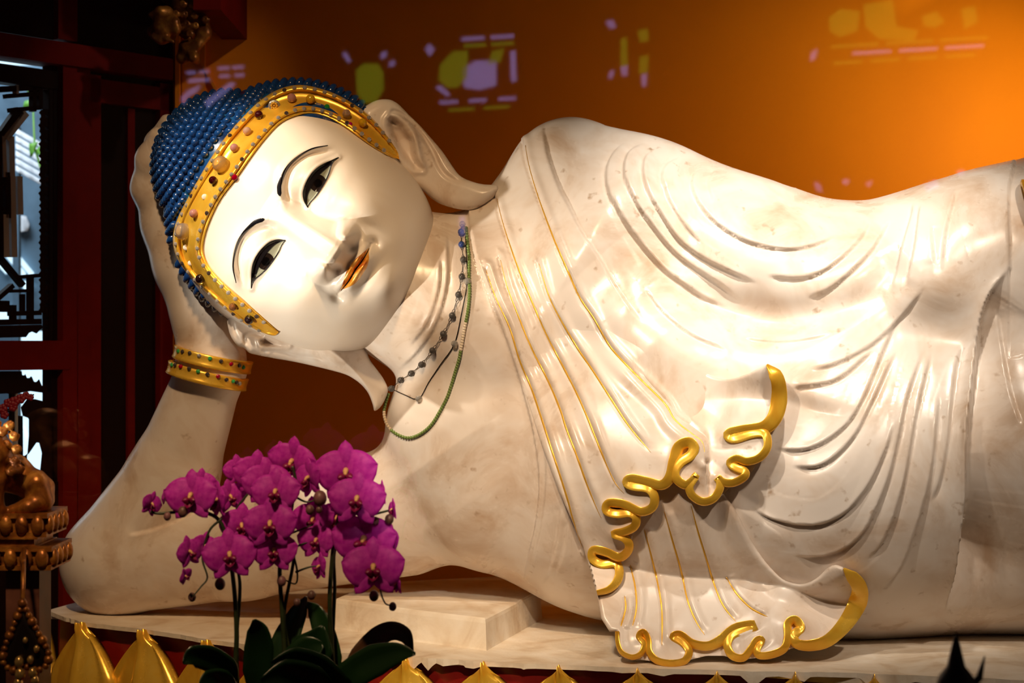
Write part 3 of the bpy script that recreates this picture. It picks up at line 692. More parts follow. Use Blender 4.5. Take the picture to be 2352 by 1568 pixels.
def head_feat(u, v):
    s = np.abs(u); h = np.zeros(u.shape)
    h += -25*G(s, v, 112, 10, 78, 48)-16*G(s, v, 44, 8, 24, 42)                  # sockets
    d, sg, fr = pdist(s, v, CREASE, 80)                                            # below the crease: sg*d
    h += -13*np.exp(-(d/7)**2)*smooth(0, .15, fr)*smooth(0, .25, 1-fr)
    h += 6*np.where(sg > 0, np.exp(-((d-12)/11)**2), 0)*smooth(0, .2, fr)*smooth(0, .2, 1-fr)     # brow ridge
    h += 19*G(s, v, 112, 28, 62, 32)                                               # lid over the eyeball
    d, _, fr = pdist(s, v, LID_UP, 60); ins = inside(s, v, EYE_POLY)
    dl, _, _ = pdist(s, v, LID_LO, 60); di = np.minimum(d, dl)
    h += np.where(ins, -8*smooth(0, 3.0, d)*smooth(0, 7, dl), 0)+np.where(ins, 0, 2.5*np.exp(-(dl/6)**2))
    h += np.where(ins, 0, 1.5*np.exp(-((d-4)/4)**2))
    h += 6*G(s, v, 105, -34, 60, 22)                                               # lower lid
    s0 = s; s = np.abs(u+6)
    hn = lerp(v, [(80, 0), (50, 7), (25, 18), (0, 30), (-40, 50), (-80, 72), (-106, 90), (-118, 90), (-128, 78), (-138, 56), (-150, 26), (-160, 8), (-172, 0)])
    wn = lerp(v, [(80, 40), (30, 26), (0, 25), (-40, 29), (-80, 35), (-118, 40), (-150, 34), (-170, 30)])
    h += hn/(1+(s/wn)**4)
    h += 56*np.exp(-np.hypot((s-54)/22, (v+114)/23)**3.2)-9*np.exp(-((s-33)/6)**2-((v+120)/20)**2)                            # nose wings
    h += -5*np.exp(-((np.hypot((s-50)/1.0, (v+115)/1.1)-31)/6)**2)*smooth(42, 60, s)*smooth(-85, -100, v)
    h += -16*G(s, v, 27, -141, 11, 8)                                              # nostrils
    s = np.abs(u+12)
    h += 24*G(s, v, 0, -184, 85, 46)                                               # mouth region
    h += -4*G(s, v, 0, -160, 7, 10)
    vm = -181+3*np.cos(s/22)*np.exp(-s/40)+.0012*s*s
    tp = np.clip(1-(s/66)**2, 0, 1)
    h += 12*np.exp(-((v-(vm+9))/7.5)**2)*tp**.6*(1-.25*np.exp(-(s/7)**2))
    h += 15*np.exp(-((v-(vm-10))/8.5)**2)*np.clip(1-(s/52)**2, 0, 1)**.7
    h += -12*np.exp(-((v-vm)/2.8)**2)*np.clip(1-(s/72)**2, 0, 1)**.5
    h += -12*G(s, v, 74, -180, 13, 14)
    h += -10*G(s, v, 0, -214, 42, 11)
    s = np.abs(u+6); h += 36*G(s, v, 0, -266, 62, 42); s = s0
    h += 16*G(s, v, 128, -120, 72, 62)-8*G(s, v, 88, -150, 14, 40)
    h += 12*G(s, v, 118, -235, 55, 45)
    return h
def head_w(u, v):
    b, rho = head_base(u, v); return b+head_feat(u, v)*smooth(0, .3, 1-rho)
def to_uv(px, py):
    dx, dy = np.asarray(px, float)-HO[0], np.asarray(py, float)-HO[1]
    return dx*HR[0]+dy*HR[1], dx*HU[0]+dy*HU[1]
def from_uv(u, v):
    u = np.asarray(u, float); v = np.asarray(v, float); return HO[0]+u*HR[0]+v*HU[0], HO[1]+u*HR[1]+v*HU[1]
def uvw_q(u, v, w):
    px, py = from_uv(u, v); return np.stack([px/1000, HY-w/1000, -py/1000], -1)
def head_y(px, py):
    u, v = to_uv(px, py); return HY-head_w(u, v)/1000
NT, NR = 900, 210
th = np.linspace(0, 2*np.pi, NT, endpoint=False); rr = np.r_[np.sin(np.linspace(0, np.pi/2, NR))]
rr = .55*rr+.45*np.linspace(0, 1, NR)
T, RR = np.meshgrid(th, rr[1:], indexing='ij'); Rr = head_R(T)*RR
U, V_ = Rr*np.cos(T), Rr*np.sin(T); Wf = head_w(U, V_)
nb = 50; rb = np.linspace(1, 0, nb+1)[1:-1]; T2, R2 = np.meshgrid(th, rb, indexing='ij'); Rb = head_R(T2)*R2
Ub, Vb = Rb*np.cos(T2), Rb*np.sin(T2); Wb = -210*np.sqrt(1-R2**2)
Ua = np.hstack([U, Ub]); Va = np.hstack([V_, Vb]); Wa = np.hstack([Wf, Wb]); K = Ua.shape[1]
hv = np.vstack([uvw_q(Ua, Va, Wa).reshape(-1, 3), uvw_q(np.array([0.]), np.array([0.]), head_w(np.array([0.]), np.array([0.]))), uvw_q(np.array([0.]), np.array([0.]), np.array([-210.]))]); 
I = np.arange(NT)[:, None]; J = np.arange(K-1)[None]; I2 = (I+1) % NT
hf = np.stack([I*K+J, I*K+J+1, I2*K+J+1, I2*K+J], -1).reshape(-1, 4)
c0, c1 = NT*K, NT*K+1
i = np.arange(NT); i2 = (i+1) % NT
tri = np.vstack([np.stack([np.full(NT, c0), i*K, i2*K, i2*K], 1), np.stack([np.full(NT, c1), i2*K+K-1, i*K+K-1, i*K+K-1], 1)])
# outward orientation
n_ = np.cross(hv[hf[:5000, 2]]-hv[hf[:5000, 0]], hv[hf[:5000, 3]]-hv[hf[:5000, 1]]).mean(0)
HV = Q2W(hv); allf = [tuple(a) for a in hf.tolist()]+[tuple(a[:3]) for a in tri.tolist()]
head_me = fast_mesh('head', HV, allf)
head_o = put('head', head_me, M['face'], statue); head_o['label'] = 'white face with painted eyes and gilded lips'
# ------------------------------------------------------------------ painted features, thin glaze laid on the face
def head_patch(name, poly_uv, mat, eps, parent, step=1.6, label=None):
    p = np.array(poly_uv, float); px, py = from_uv(p[:, 0], p[:, 1])
    v, f = sheet(np.stack([px, py], 1), lambda a, c: head_y(a, c)-eps, lambda a, c: head_y(a, c)+.004, step)
    o = obj(name, v, f, mat, parent)
    if label: o['label'] = label
    return o
def ribbon_poly(c, w0):
    c = np.asarray(c, float); t = np.gradient(c, axis=0); t /= np.linalg.norm(t, axis=1)[:, None]
    n = np.stack([-t[:, 1], t[:, 0]], 1); w0 = np.asarray(w0)[:, None]
    return np.vstack([c+n*w0, (c-n*w0)[::-1]])
for sgn in (1, -1):
    m = lambda a: np.asarray(a)*np.array([sgn, 1.0])
    eye = head_patch('eye', m(EYE_POLY), M['sclera'], .0006, head_o)
    c = m((105 if sgn > 0 else 111, 4)); a = np.linspace(0, 2*np.pi, 40, endpoint=False)
    def clipped(r):
        q = np.stack([c[0]*sgn+r*np.cos(a), c[1]+r*1.0*np.sin(a)], 1)
        q[:, 1] = np.clip(q[:, 1], np.interp(q[:, 0], LID_LO[:, 0], LID_LO[:, 1])+.6, np.interp(q[:, 0], LID_UP[:, 0], LID_UP[:, 1])-1)
        return m(q)
    head_patch('iris', clipped(20), M['iris'], .0012, eye)
    head_patch('pupil', clipped(10), M['pupil'], .0018, eye)
    k = np.linspace(0, 1, len(LID_UP)); low = LID_UP.copy(); low[:, 1] -= 15*np.sin(np.pi*np.clip(k, 0, 1))**.7+.6
    low[:, 1] = np.maximum(low[:, 1], np.interp(low[:, 0], LID_LO[:, 0], LID_LO[:, 1])+.2)
    up = LID_UP.copy(); up[:, 1] += 1.2
    head_patch('lash_line', m(np.vstack([up, low[::-1]])), M['lash'], .0022, eye)
    head_patch('lower_lash_line', m(ribbon_poly(LID_LO, .9+.5*np.sin(np.pi*np.linspace(0, 1, len(LID_LO))))), M['lash'], .0015, eye, 1.0)
    kb = np.linspace(0, 1, len(BROW))
    head_patch('eyebrow', m(ribbon_poly(BROW, np.interp(kb, [0, .06, .3, .6, 1], [1.5, 5.2, 5.0, 3.0, .7]))), M['ink'], .0008, head_o)
uu = np.linspace(-60, 58, 41); s_ = np.abs(uu)/60
vm = -181+3*np.cos(np.abs(uu)/22)*np.exp(-np.abs(uu)/40)+.0012*uu*uu
up = vm+17*np.clip(1-s_**1.6, 0, 1)*(1-.18*np.exp(-(uu/7)**2)); lo = vm-19*np.clip(1-(s_*1.12)**2.2, 0, 1)
head_patch('upper_lip', np.vstack([np.stack([uu-12, vm+.4], 1), np.stack([uu-12, up+.6], 1)[::-1]]), M['lip'], .0007, head_o)
head_patch('lower_lip', np.vstack([np.stack([uu-12, vm-.4], 1), np.stack([uu-12, lo-.6], 1)[::-1]]), M['lip'], .0007, head_o)
head_patch('mouth_line', ribbon_poly(np.stack([uu-12, vm], 1), .4+1.1*np.clip(1-s_**2, 0, 1)), M['ink'], .0012, head_o, 1.0)

# ------------------------------------------------------------------ ears
def inflate(px, py, poly, H, R):
    d, _, _ = pdist(px, py, np.vstack([poly, poly[:1]])); t = np.clip(d/R, 0, 1); return H*np.sqrt(np.clip(1-(1-t)**2, 0, 1)), d
ZE = lambda pts: zoomed(pts, 640, 170, 4.48)
EAR1 = crom(ZE([(870, 345), (930, 308), (1000, 272), (1090, 258), (1180, 275), (1260, 335), (1340, 420), (1450, 525), (1560, 650), (1680, 790), (1790, 950), (1870, 1050), (1990, 1105), (2110, 1135), (2250, 1150), (2230, 1250), (2110, 1345), (1990, 1395), (1850, 1390), (1700, 1350), (1600, 1300), (1480, 1200), (1330, 1100), (1150, 950), (1000, 760), (900, 600), (830, 440)]), 3)
CON1 = np.array(ZE([(1115, 470), (1150, 425), (1220, 450), (1300, 520), (1380, 640), (1405, 760), (1420, 860), (1480, 985), (1400, 985), (1310, 900), (1220, 780), (1150, 650), (1110, 540)]))
GR1 = crom(ZE([(1120, 415), (1190, 385), (1290, 430), (1400, 530), (1500, 660), (1590, 810), (1660, 960), (1740, 1055), (1920, 1135)]), 4)
AH1 = crom(ZE([(1340, 570), (1410, 680), (1440, 800), (1470, 900), (1540, 980)]), 4)
TR1 = crom(ZE([(1180, 520), (1260, 560), (1330, 640)]), 4)
def ear1_h(px, py):
    h, _ = inflate(px, py, EAR1, 26, 26)
    d, _, _ = pdist(px, py, np.vstack([CON1, CON1[:1]])); i = inside(px, py, CON1); h = h-np.where(i, 34*smooth(0, 16, d), 0)+np.where(i, 0, 5*np.exp(-((d-6)/6)**2))
    d, sg, fr = pdist(px, py, GR1, 60); h = h-11*np.exp(-(d/5)**2)*smooth(0, .06, fr)*smooth(0, .2, 1-fr)
    d, sg, fr = pdist(px, py, AH1, 60); h = h+9*np.exp(-(d/8)**2)*smooth(0, .2, fr)*smooth(0, .2, 1-fr)
    d, sg, fr = pdist(px, py, TR1, 60); h = h+9*np.exp(-(d/7)**2)
    return h
def ear_base1(px, py): return -.045+.05*smooth(700, 1000, px)-.045*smooth(960, 1130, px)
v, f = sheet(EAR1, lambda a, c: ear_base1(a, c)-ear1_h(a, c)/1000, lambda a, c: ear_base1(a, c)+inflate(a, c, EAR1, 26, 30)[0]/1000, 2.6)
obj('ear', v, f, M['marble'], statue)['label'] = 'long-lobed ear on the upper side of the head'
ZF = lambda pts: zoomed(pts, 500, 700, 5.113)
EAR2 = crom(ZF([(110, 190), (130, 300), (170, 400), (240, 485), (310, 508), (370, 562), (450, 585), (650, 625), (900, 668), (1200, 735), (1450, 800), (1560, 845), (1680, 930), (1770, 1040), (1820, 1170), (1845, 1245), (1930, 1175), (2000, 1010), (1960, 890), (1880, 770), (1790, 650), (1740, 530), (1640, 440), (1450, 330), (1100, 250), (800, 150), (500, 60), (300, 40), (170, 80)]), 3)
CON2 = np.array(ZF([(500, 420), (560, 385), (640, 420), (740, 470), (830, 475), (700, 490), (590, 490), (520, 470)]))
RG2 = crom(ZF([(1000, 440), (1170, 480), (1330, 545), (1480, 650), (1640, 810), (1760, 985), (1850, 1215)]), 4)
GA2 = crom(ZF([(330, 450), (320, 370), (400, 330), (520, 370)]), 4)
GB2 = crom(ZF([(480, 545), (620, 535), (760, 550), (900, 590), (1140, 625), (1300, 680)]), 4)
def ear2_h(px, py):
    h, _ = inflate(px, py, EAR2, 24, 24)
    d, _, _ = pdist(px, py, np.vstack([CON2, CON2[:1]])); i = inside(px, py, CON2); h = h-np.where(i, 20*smooth(0, 7, d), 0)+np.where(i, 0, 4*np.exp(-((d-5)/5)**2))
    d, sg, fr = pdist(px, py, RG2, 80); h = h+np.exp(-d/12)*11*smooth(0, .25, fr)-np.where(sg < 0, 10*smooth(0, 30, d), 0)*smooth(0, .4, fr)*(d < 70)
    d, sg, fr = pdist(px, py, GA2, 40); h = h-5*np.exp(-(d/4)**2)
    d, sg, fr = pdist(px, py, GB2, 40); h = h-6*np.exp(-(d/4)**2)*smooth(0, .1, fr)*smooth(0, .2, 1-fr)
    return h
def ear_base2(px, py): return -.05+.05*smooth(760, 880, px)
v, f = sheet(EAR2, lambda a, c: ear_base2(a, c)-ear2_h(a, c)/1000, lambda a, c: ear_base2(a, c)+inflate(a, c, EAR2, 20, 24)[0]/1000, 2.6)
obj('ear', v, f, M['marble'], statue)['label'] = 'long-lobed ear on the lower side, hanging free over the shoulder'

# ------------------------------------------------------------------ hair
CAPC, CAPR = (25, 38, -34), (286, 262, 212); DOMC, DOMR = (22, 195, -50), 170
def _hair(p):
    a = ell_sd(p, [k/1000 for k in CAPC], [k/1000 for k in CAPR]); b = cone_sd(p, [k/1000 for k in DOMC], [DOMC[0]/1000, DOMC[1]/1000+.001, DOMC[2]/1000], DOMR/1000, DOMR/1000)
    return np.maximum(smin(a, b, .03), -.008-p[1])
hv_, hf_ = surface(field(_hair), (-.30, -.06, -.28), (.34, .40, .22), .008, 0)
hw_ = Q2W(uvw_q(hv_[:, 0]*1000, hv_[:, 1]*1000, hv_[:, 2]*1000))
n0 = np.cross(hw_[hf_[:, 2]]-hw_[hf_[:, 0]], hw_[hf_[:, 3]]-hw_[hf_[:, 1]]); cc = hw_[hf_].mean(1)-hw_.mean(0)
if (n0*cc).sum() < 0: hf_ = hf_[:, ::-1]
hair = obj('hair', hw_, hf_, M['hair'], statue); hair['label'] = 'blue lacquered hair with topknot dome covered in small curls'
BAND_OUT = crom([(917, 366), (912, 345), (880, 300), (850, 266), (815, 240), (770, 215), (720, 199), (680, 195), (640, 205), (600, 228), (560, 265), (520, 310), (485, 360), (455, 410), (430, 455), (410, 495), (398, 535), (399, 570), (412, 603), (440, 640), (480, 678), (520, 712), (560, 742), (600, 763), (630, 771), (640, 762)], 6)
BAND_IN = crom([(917, 366), (895, 360), (860, 341), (830, 321), (790, 292), (750, 271), (715, 263), (680, 268), (645, 285), (612, 319), (580, 360), (545, 410), (510, 455), (487, 500), (473, 540), (468, 575), (478, 605), (500, 635), (530, 665), (570, 700), (610, 735), (640, 762)], 6)
BAND_HULL = np.vstack([BAND_OUT, [(1000, 700)]])
curls = []
def curl_rows(c, r, pitch):
    nl = int(math.pi/2*1.35*max(r[1], r[0])/pitch)
    for i in range(nl+1):
        la = i*pitch/r[1]*1.0
        if la > 2.1: break
        ring = 2*math.pi*max(r[0], r[2])*math.sin(la); n = max(1, int(ring/pitch))
        for k in range(n):
            lo = 2*math.pi*(k+.5*(i % 2))/n
            d = np.array([math.sin(la)*math.cos(lo), math.cos(la), math.sin(la)*math.sin(lo)])
            p = np.array(c)+d*np.array(r); nn = d/np.array(r); nn /= np.linalg.norm(nn); yield p, nn
for which, (c, r) in enumerate(((DOMC, (DOMR,)*3), (CAPC, CAPR))):
    for p, nn in curl_rows(c, r, 18.5):
        if nn[2] < -.35 or p[1] < 0: continue
        if which == 0 and (((p-np.array(CAPC))/np.array(CAPR))**2).sum() < 1.0: continue
        if which == 1 and np.linalg.norm(p-np.array(DOMC)) < DOMR+2: continue
        px, py = from_uv(p[0], p[1])
        if inside(np.array([px]), np.array([py]), BAND_HULL)[0]: continue
        curls.append((nn[2], p, nn))
curls.sort(key=lambda a: -a[0])
cm = MB(); prof = [(0.0110, -.003), (.0106, .003), (.0082, .0085), (.0040, .0120)]
v = [(r*math.cos(a), r*math.sin(a)-z*.25, z) for (r, z) in prof for a in np.linspace(0, 2*math.pi, 8, endpoint=False)]+[(0, -.0035, .0134)]
f = [(i*8+k, i*8+(k+1) % 8, (i+1)*8+(k+1) % 8, (i+1)*8+k) for i in range(3) for k in range(8)]+[(24+k, 24+(k+1) % 8, 32) for k in range(8)]
curl_me = fast_mesh('hair_curl', np.array(v), f); curl_me.materials.append(M['hair'])
upw = (Q2W(uvw_q(np.array([0.]), np.array([1.]), np.array([0.])))-Q2W(uvw_q(np.array([0.]), np.array([0.]), np.array([0.]))))[0]; upw = Vector(upw).normalized()
rest = MB()
for i, (_, p, nn) in enumerate(curls):
    a = Vector(Q2W(uvw_q(*[np.array([k]) for k in p]))[0]); c = Vector(Q2W(uvw_q(*[np.array([k]) for k in p+nn*5]))[0])
    z = (c-a).normalized(); y = (upw-z*upw.dot(z)).normalized(); x = y.cross(z)
    Mt = Matrix((x, y, z)).transposed().to_4x4(); Mt.translation = a
    if i < 300:
        o = put('hair_curl', curl_me, None, hair); o.matrix_basis = Mt
    else: rest.add([Mt @ Vector(q) for q in v], f)
if rest.v: rest.build('hair_curls', M['hair'], hair)['kind'] = 'stuff'
print('curls', len(curls))
# ------------------------------------------------------------------ the two cascading robe ends with gilded, ruffled hems
HEM_A = crom(Z5([(145, 1145), (200, 1130), (240, 1090), (250, 1040), (230, 1005), (170, 1010), (125, 985), (130, 945), (190, 955), (250, 980), (290, 950), (295, 915), (270, 885), (225, 870), (270, 860), (320, 835), (330, 795), (300, 770), (240, 775), (190, 760), (200, 725), (270, 730), (350, 765), (405, 745), (415, 695), (385, 655), (320, 645), (285, 630), (305, 610), (380, 625), (450, 640), (490, 600), (510, 520), (530, 460), (575, 440), (600, 465), (585, 500), (540, 530), (512, 570), (517, 610), (560, 640), (600, 615), (614, 592), (598, 612), (578, 650), (592, 690), (640, 718), (690, 705), (720, 660), (722, 622), (708, 604), (740, 628), (790, 628), (838, 600), (838, 575), (800, 560), (768, 537), (800, 517), (850, 530), (910, 510), (945, 460), (935, 402), (880, 397), (800, 420), (762, 413), (772, 395), (850, 384), (930, 372), (980, 320), (1000, 230), (990, 140), (942, 75)]), 4)
WID_A = lambda k: np.interp(k, [0, .03, .10, .30, .42, .46, .52, .60, .80, .86, .90, .95, .985, 1], [5, 8, 8, 8, 9, 11, 9, 7.5, 7.5, 9, 12, 15, 12, 2])
HEM_B = crom(Z5([(240, 1325), (243, 1380), (262, 1425), (310, 1447), (352, 1430), (368, 1385), (342, 1350), (362, 1328), (385, 1365), (390, 1420), (425, 1462), (490, 1476), (555, 1465), (577, 1420), (548, 1378), (503, 1352), (535, 1342), (590, 1382), (660, 1395), (720, 1372), (790, 1322), (878, 1300), (835, 1318), (775, 1345), (756, 1392), (780, 1440), (830, 1450), (866, 1410), (895, 1368), (918, 1368), (895, 1410), (905, 1438), (960, 1436), (1022, 1408), (1040, 1350), (1040, 1290), (1075, 1272), (1100, 1310), (1066, 1348), (1085, 1385), (1150, 1392), (1230, 1368), (1310, 1290), (1368, 1190), (1372, 1110), (1302, 1030)]), 4)
WID_B = lambda k: np.interp(k, [0, .1, .3, .36, .42, .5, .6, .72, .8, .86, .93, .98, 1], [4, 6, 8, 9, 13, 8, 7, 8, 10, 13, 18, 12, 2])
TOP_A = [(1172, 800), (1240, 740), (1320, 715), (1400, 715), (1480, 745), (1560, 800), (1610, 838)]
POLY_A = np.vstack([[(1180, 822), (1207, 905), (1240, 1010), (1285, 1130), (1339, 1254), (1365, 1345)], HEM_A, crom([(1758, 838), (1740, 846), (1712, 860), (1680, 868), (1645, 866), (1615, 850), (1590, 822), (1560, 790), (1500, 745), (1440, 715), (1380, 700), (1320, 700), (1250, 730), (1185, 800)], 4)])
TOPD_A = crom([(1590, 822), (1560, 790), (1500, 745), (1440, 715), (1380, 700), (1320, 700), (1250, 730), (1185, 800)], 4)
def ysm(fn):
    cache = {}
    return fn
def body_y(px, py): return cast_body.y(px, py, .05)
# smooth the body's relief under the sheets so that its small folds do not print through
_gx = np.arange(1120, 2080, 12.); _gy = np.arange(640, 1560, 12.); _X, _Y = np.meshgrid(_gx, _gy, indexing='ij')
_B = body_y(_X.ravel(), _Y.ravel()).reshape(_X.shape)
_pl = -(4-.67*4000/(np.maximum(_Y, 1100)-784))      # depth of the plinth plane at each row
_B = np.where(_Y > 1440, np.minimum(_B, _pl*1.0), _B)
for _ in range(5):
    p_ = np.pad(_B, 1, mode='edge'); _B = (p_[:-2, 1:-1]+p_[2:, 1:-1]+p_[1:-1, :-2]+p_[1:-1, 2:]+p_[1:-1, 1:-1]*2)/6
def base_y(px, py):
    fx = np.clip((px-_gx[0])/12, 0, len(_gx)-1.001); fy = np.clip((py-_gy[0])/12, 0, len(_gy)-1.001); i = fx.astype(int); j = fy.astype(int); a = fx-i; c = fy-j
    return _B[i, j]*(1-a)*(1-c)+_B[i+1, j]*a*(1-c)+_B[i, j+1]*(1-a)*c+_B[i+1, j+1]*a*c
def gild_groove(px, py, lines, amp=5.0):
    h = np.zeros(px.shape)
    for pl in lines:
        d, sg, fr = pdist(px, py, crom(pl, 4), 40); t = smooth(0, .05, fr)*smooth(0, .12, 1-fr)
        h -= amp*np.exp(-(d/3.2)**2)*t; h += amp*.9*np.where(sg*d < 0, np.exp(-((d-12)/9)**2), 0)*t
    return h
RIB_A = crom([(1330, 800), (1450, 900), (1540, 985), (1590, 1050)], 4)       # rolled edge right of the last gilded line
HOLL_A = crom([(1420, 800), (1520, 900), (1640, 965), (1700, 1000)], 4)
def off_a(px, py):
    d, _, _ = pdist(px, py, TOPD_A); bl = smooth(10, 130, d); h = -3+50*smooth(20, 300, d)
    h += 30*smooth(1600, 1740, px)*smooth(920, 840, py)+10*smooth(1600, 1760, px)
    h += gild_groove(px, py, GILD)*bl
    d, sg, fr = pdist(px, py, crom(GILD[0], 4), 140); m = (d < 140) & (py > 760)
    h += np.where(m & (sg < 0), -24*smooth(0, 14, d)*np.exp(-d/80)*smooth(140, 60, d)*smooth(800, 920, py), 0)+np.where(m & (sg > 0), 9*np.exp(-((d-16)/16)**2), 0)*smooth(780, 880, py)
    d, sg, fr = pdist(px, py, HEM_A, 60); h += 9*np.exp(-d/16)
    return h
def mixed_y(px, py):
    d, _, _ = pdist(px, py, TOPD_A); k = smooth(40, 150, d); y = base_y(px, py); m = k < .999
    y[m] = y[m]*k[m]+(1-k[m])*body_y(px[m], py[m]); return y
def edge_round(px, py, poly, R):
    d, _, _ = pdist(px, py, np.vstack([poly, poly[:1]]), 60); t = np.clip(d/R, 0, 1); return np.sqrt(np.clip(1-(1-t)**2, 0, 1))
ba = lambda px, py: base_y(px, py)+.004
# lower robe end
POLY_B = np.vstack([[(1352, 1290), (1368, 1350), (1381, 1420), (1400, 1450)], HEM_B, crom(Z5([(1298, 1024), (1262, 1014), (1225, 1030), (1180, 1072), (1120, 1102), (1060, 1098), (1000, 1068), (920, 980), (850, 860), (790, 750), (740, 680), (700, 600)]), 4), [(1600, 1080), (1500, 1080), (1420, 1160), (1370, 1240)]])
SW_B = crom(Z5([(740, 660), (800, 820), (900, 1010), (1020, 1120), (1160, 1130), (1290, 1060)]), 4)
def base_b(px, py):
    r = np.interp(py, [1080, 1180, 1300, 1400, 1470, 1540], [-.20, -.225, -.275, -.325, -.362, -.394])+.00016*np.abs(px-1640)*smooth(1250, 1100, py)
    r = r+.05*smooth(1780, 1960, px)*smooth(1500, 1350, py); y = base_y(px, py)
    return np.minimum(y-.004, r+.03)
def off_b(px, py):
    h = 20+20*smooth(1230, 1400, py)+gild_groove(px, py, GILD_B, 4.5)
    h += 14*smooth(1820, 1935, px)*smooth(1420, 1320, py)
    d, sg, fr = pdist(px, py, SW_B, 120); h += -12*np.exp(-((d-35)/28)**2)
    d, sg, fr = pdist(px, py, HEM_B, 60); h += 8*np.exp(-d/14)
    return h
fb_ = lambda px, py: base_b(px, py)-(off_b(px, py)-10*(1-edge_round(px, py, POLY_B, 9)))/1000
v, f = sheet(POLY_B, fb_, lambda px, py: base_b(px, py)+.01, 3.0)
drape_b = obj('lower_robe_end', v, f, M['marble'], statue); drape_b['label'] = 'lower robe end spreading onto the slab with gilded lines'
HULL_B = np.array(Z5([(225, 1310), (360, 1310), (500, 1320), (700, 1330), (880, 1285), (960, 1290), (1040, 1260), (1110, 1280), (1120, 1370), (1080, 1400), (1000, 1425), (900, 1450), (800, 1460), (740, 1440), (660, 1440), (580, 1460), (480, 1480), (400, 1465), (320, 1455), (250, 1440)]))
fhb = lambda px, py: base_b(px, py)-(off_b(px, py)*.5+4)/1000
bb = lambda px, py: base_b(px, py)+.004
v, f = sheet(HULL_B, fhb, bb, 4.0); obj('inner_fold', v, f, M['marble'], drape_b)
def fa(px, py):
    y = mixed_y(px, py)-(off_a(px, py)-7*(1-edge_round(px, py, POLY_A, 7))*smooth(900, 1100, py+.3*(px-1200)))/1000
    i = inside(px, py, POLY_B) & (py > 1060); y = np.where(i, np.minimum(y, base_b(px, py)-(off_b(px, py)+16)/1000), y); return y
ba = lambda px, py: base_y(px, py)+.004
v, f = sheet(POLY_A, fa, ba, 3.0)
drape_a = obj('upper_robe_end', v, f, M['marble'], statue); drape_a['label'] = 'upper robe end falling from the shoulder with gilded lines'
# recessed folds seen inside the ruffles
HULL_A = np.array([(1345, 1270)]+[tuple(a) for a in zoomed([(110, 960), (175, 740), (270, 615), (500, 470), (575, 425), (640, 500), (710, 590), (760, 400), (900, 370), (975, 330), (960, 440), (930, 510), (850, 600), (780, 640), (720, 700), (650, 735), (580, 690), (500, 610), (420, 700), (400, 760), (340, 800), (320, 850), (300, 930), (270, 990), (255, 1060), (220, 1130), (150, 1160)], 1300, 800, 2.0413)])
fh = lambda px, py: np.minimum(base_y(px, py)-(off_a(px, py)*.45+10)/1000, np.where(inside(px, py, POLY_B), base_b(px, py)-(off_b(px, py)+3)/1000, 9))
v, f = sheet(HULL_A, fh, ba, 4.0); obj('inner_fold', v, f, M['marble'], drape_a)
def hem_ribbon(name, path, wid, yfn, off, parent):
    n = 460; p = resample(path, n); k = np.linspace(0, 1, n); wd = wid(k); y0 = yfn(p[:, 0], p[:, 1])
    for _ in range(6): y0 = np.convolve(np.pad(y0, 2, mode='edge'), np.ones(5)/5, 'valid')
    t = np.gradient(p, axis=0); t /= np.maximum(np.linalg.norm(t, axis=1), 1e-6)[:, None]
    for _ in range(2):
        t = np.stack([np.convolve(np.pad(t[:, c], 1, mode='edge'), [.25, .5, .25], 'valid') for c in (0, 1)], 1)
    t /= np.maximum(np.linalg.norm(t, axis=1), 1e-6)[:, None]
    nx, ny = -t[:, 1], t[:, 0]; V = []; F = []; base = 0
    # flat edge face turned a little outwards, with crisp sides
    for sec in ([(-1, 0), (-.86, -.05), (-.4, .06), (.1, .14), (.6, .26), (.9, .38), (1, .50)], [(1, .50), (.94, 1.6)], [(.94, 1.6), (-.9, 1.6)], [(-.9, 1.6), (-1, 0)]):
        m = len(sec); L = []
        for (s, dz) in sec: L.append(Q2W(np.stack([(p[:, 0]+nx*wd*s)/1000, y0-off/1000+dz*.018, -(p[:, 1]+ny*wd*s)/1000], 1)))
        V.append(np.stack(L, 1).reshape(-1, 3)); I = np.arange(n-1)[:, None]; J = np.arange(m-1)[None]
        F.append((np.stack([I*m+J, I*m+J+1, (I+1)*m+J+1, (I+1)*m+J], -1).reshape(-1, 4))+base); base += n*m
    return obj(name, np.vstack(V), np.vstack(F), M['gold'], parent)
hem_ribbon('gilded_hem', HEM_A, lambda k: WID_A(k)*1.28, fa, 10, drape_a)
hem_ribbon('gilded_hem', HEM_B, lambda k: WID_B(k)*1.22, fb_, 10, drape_b)
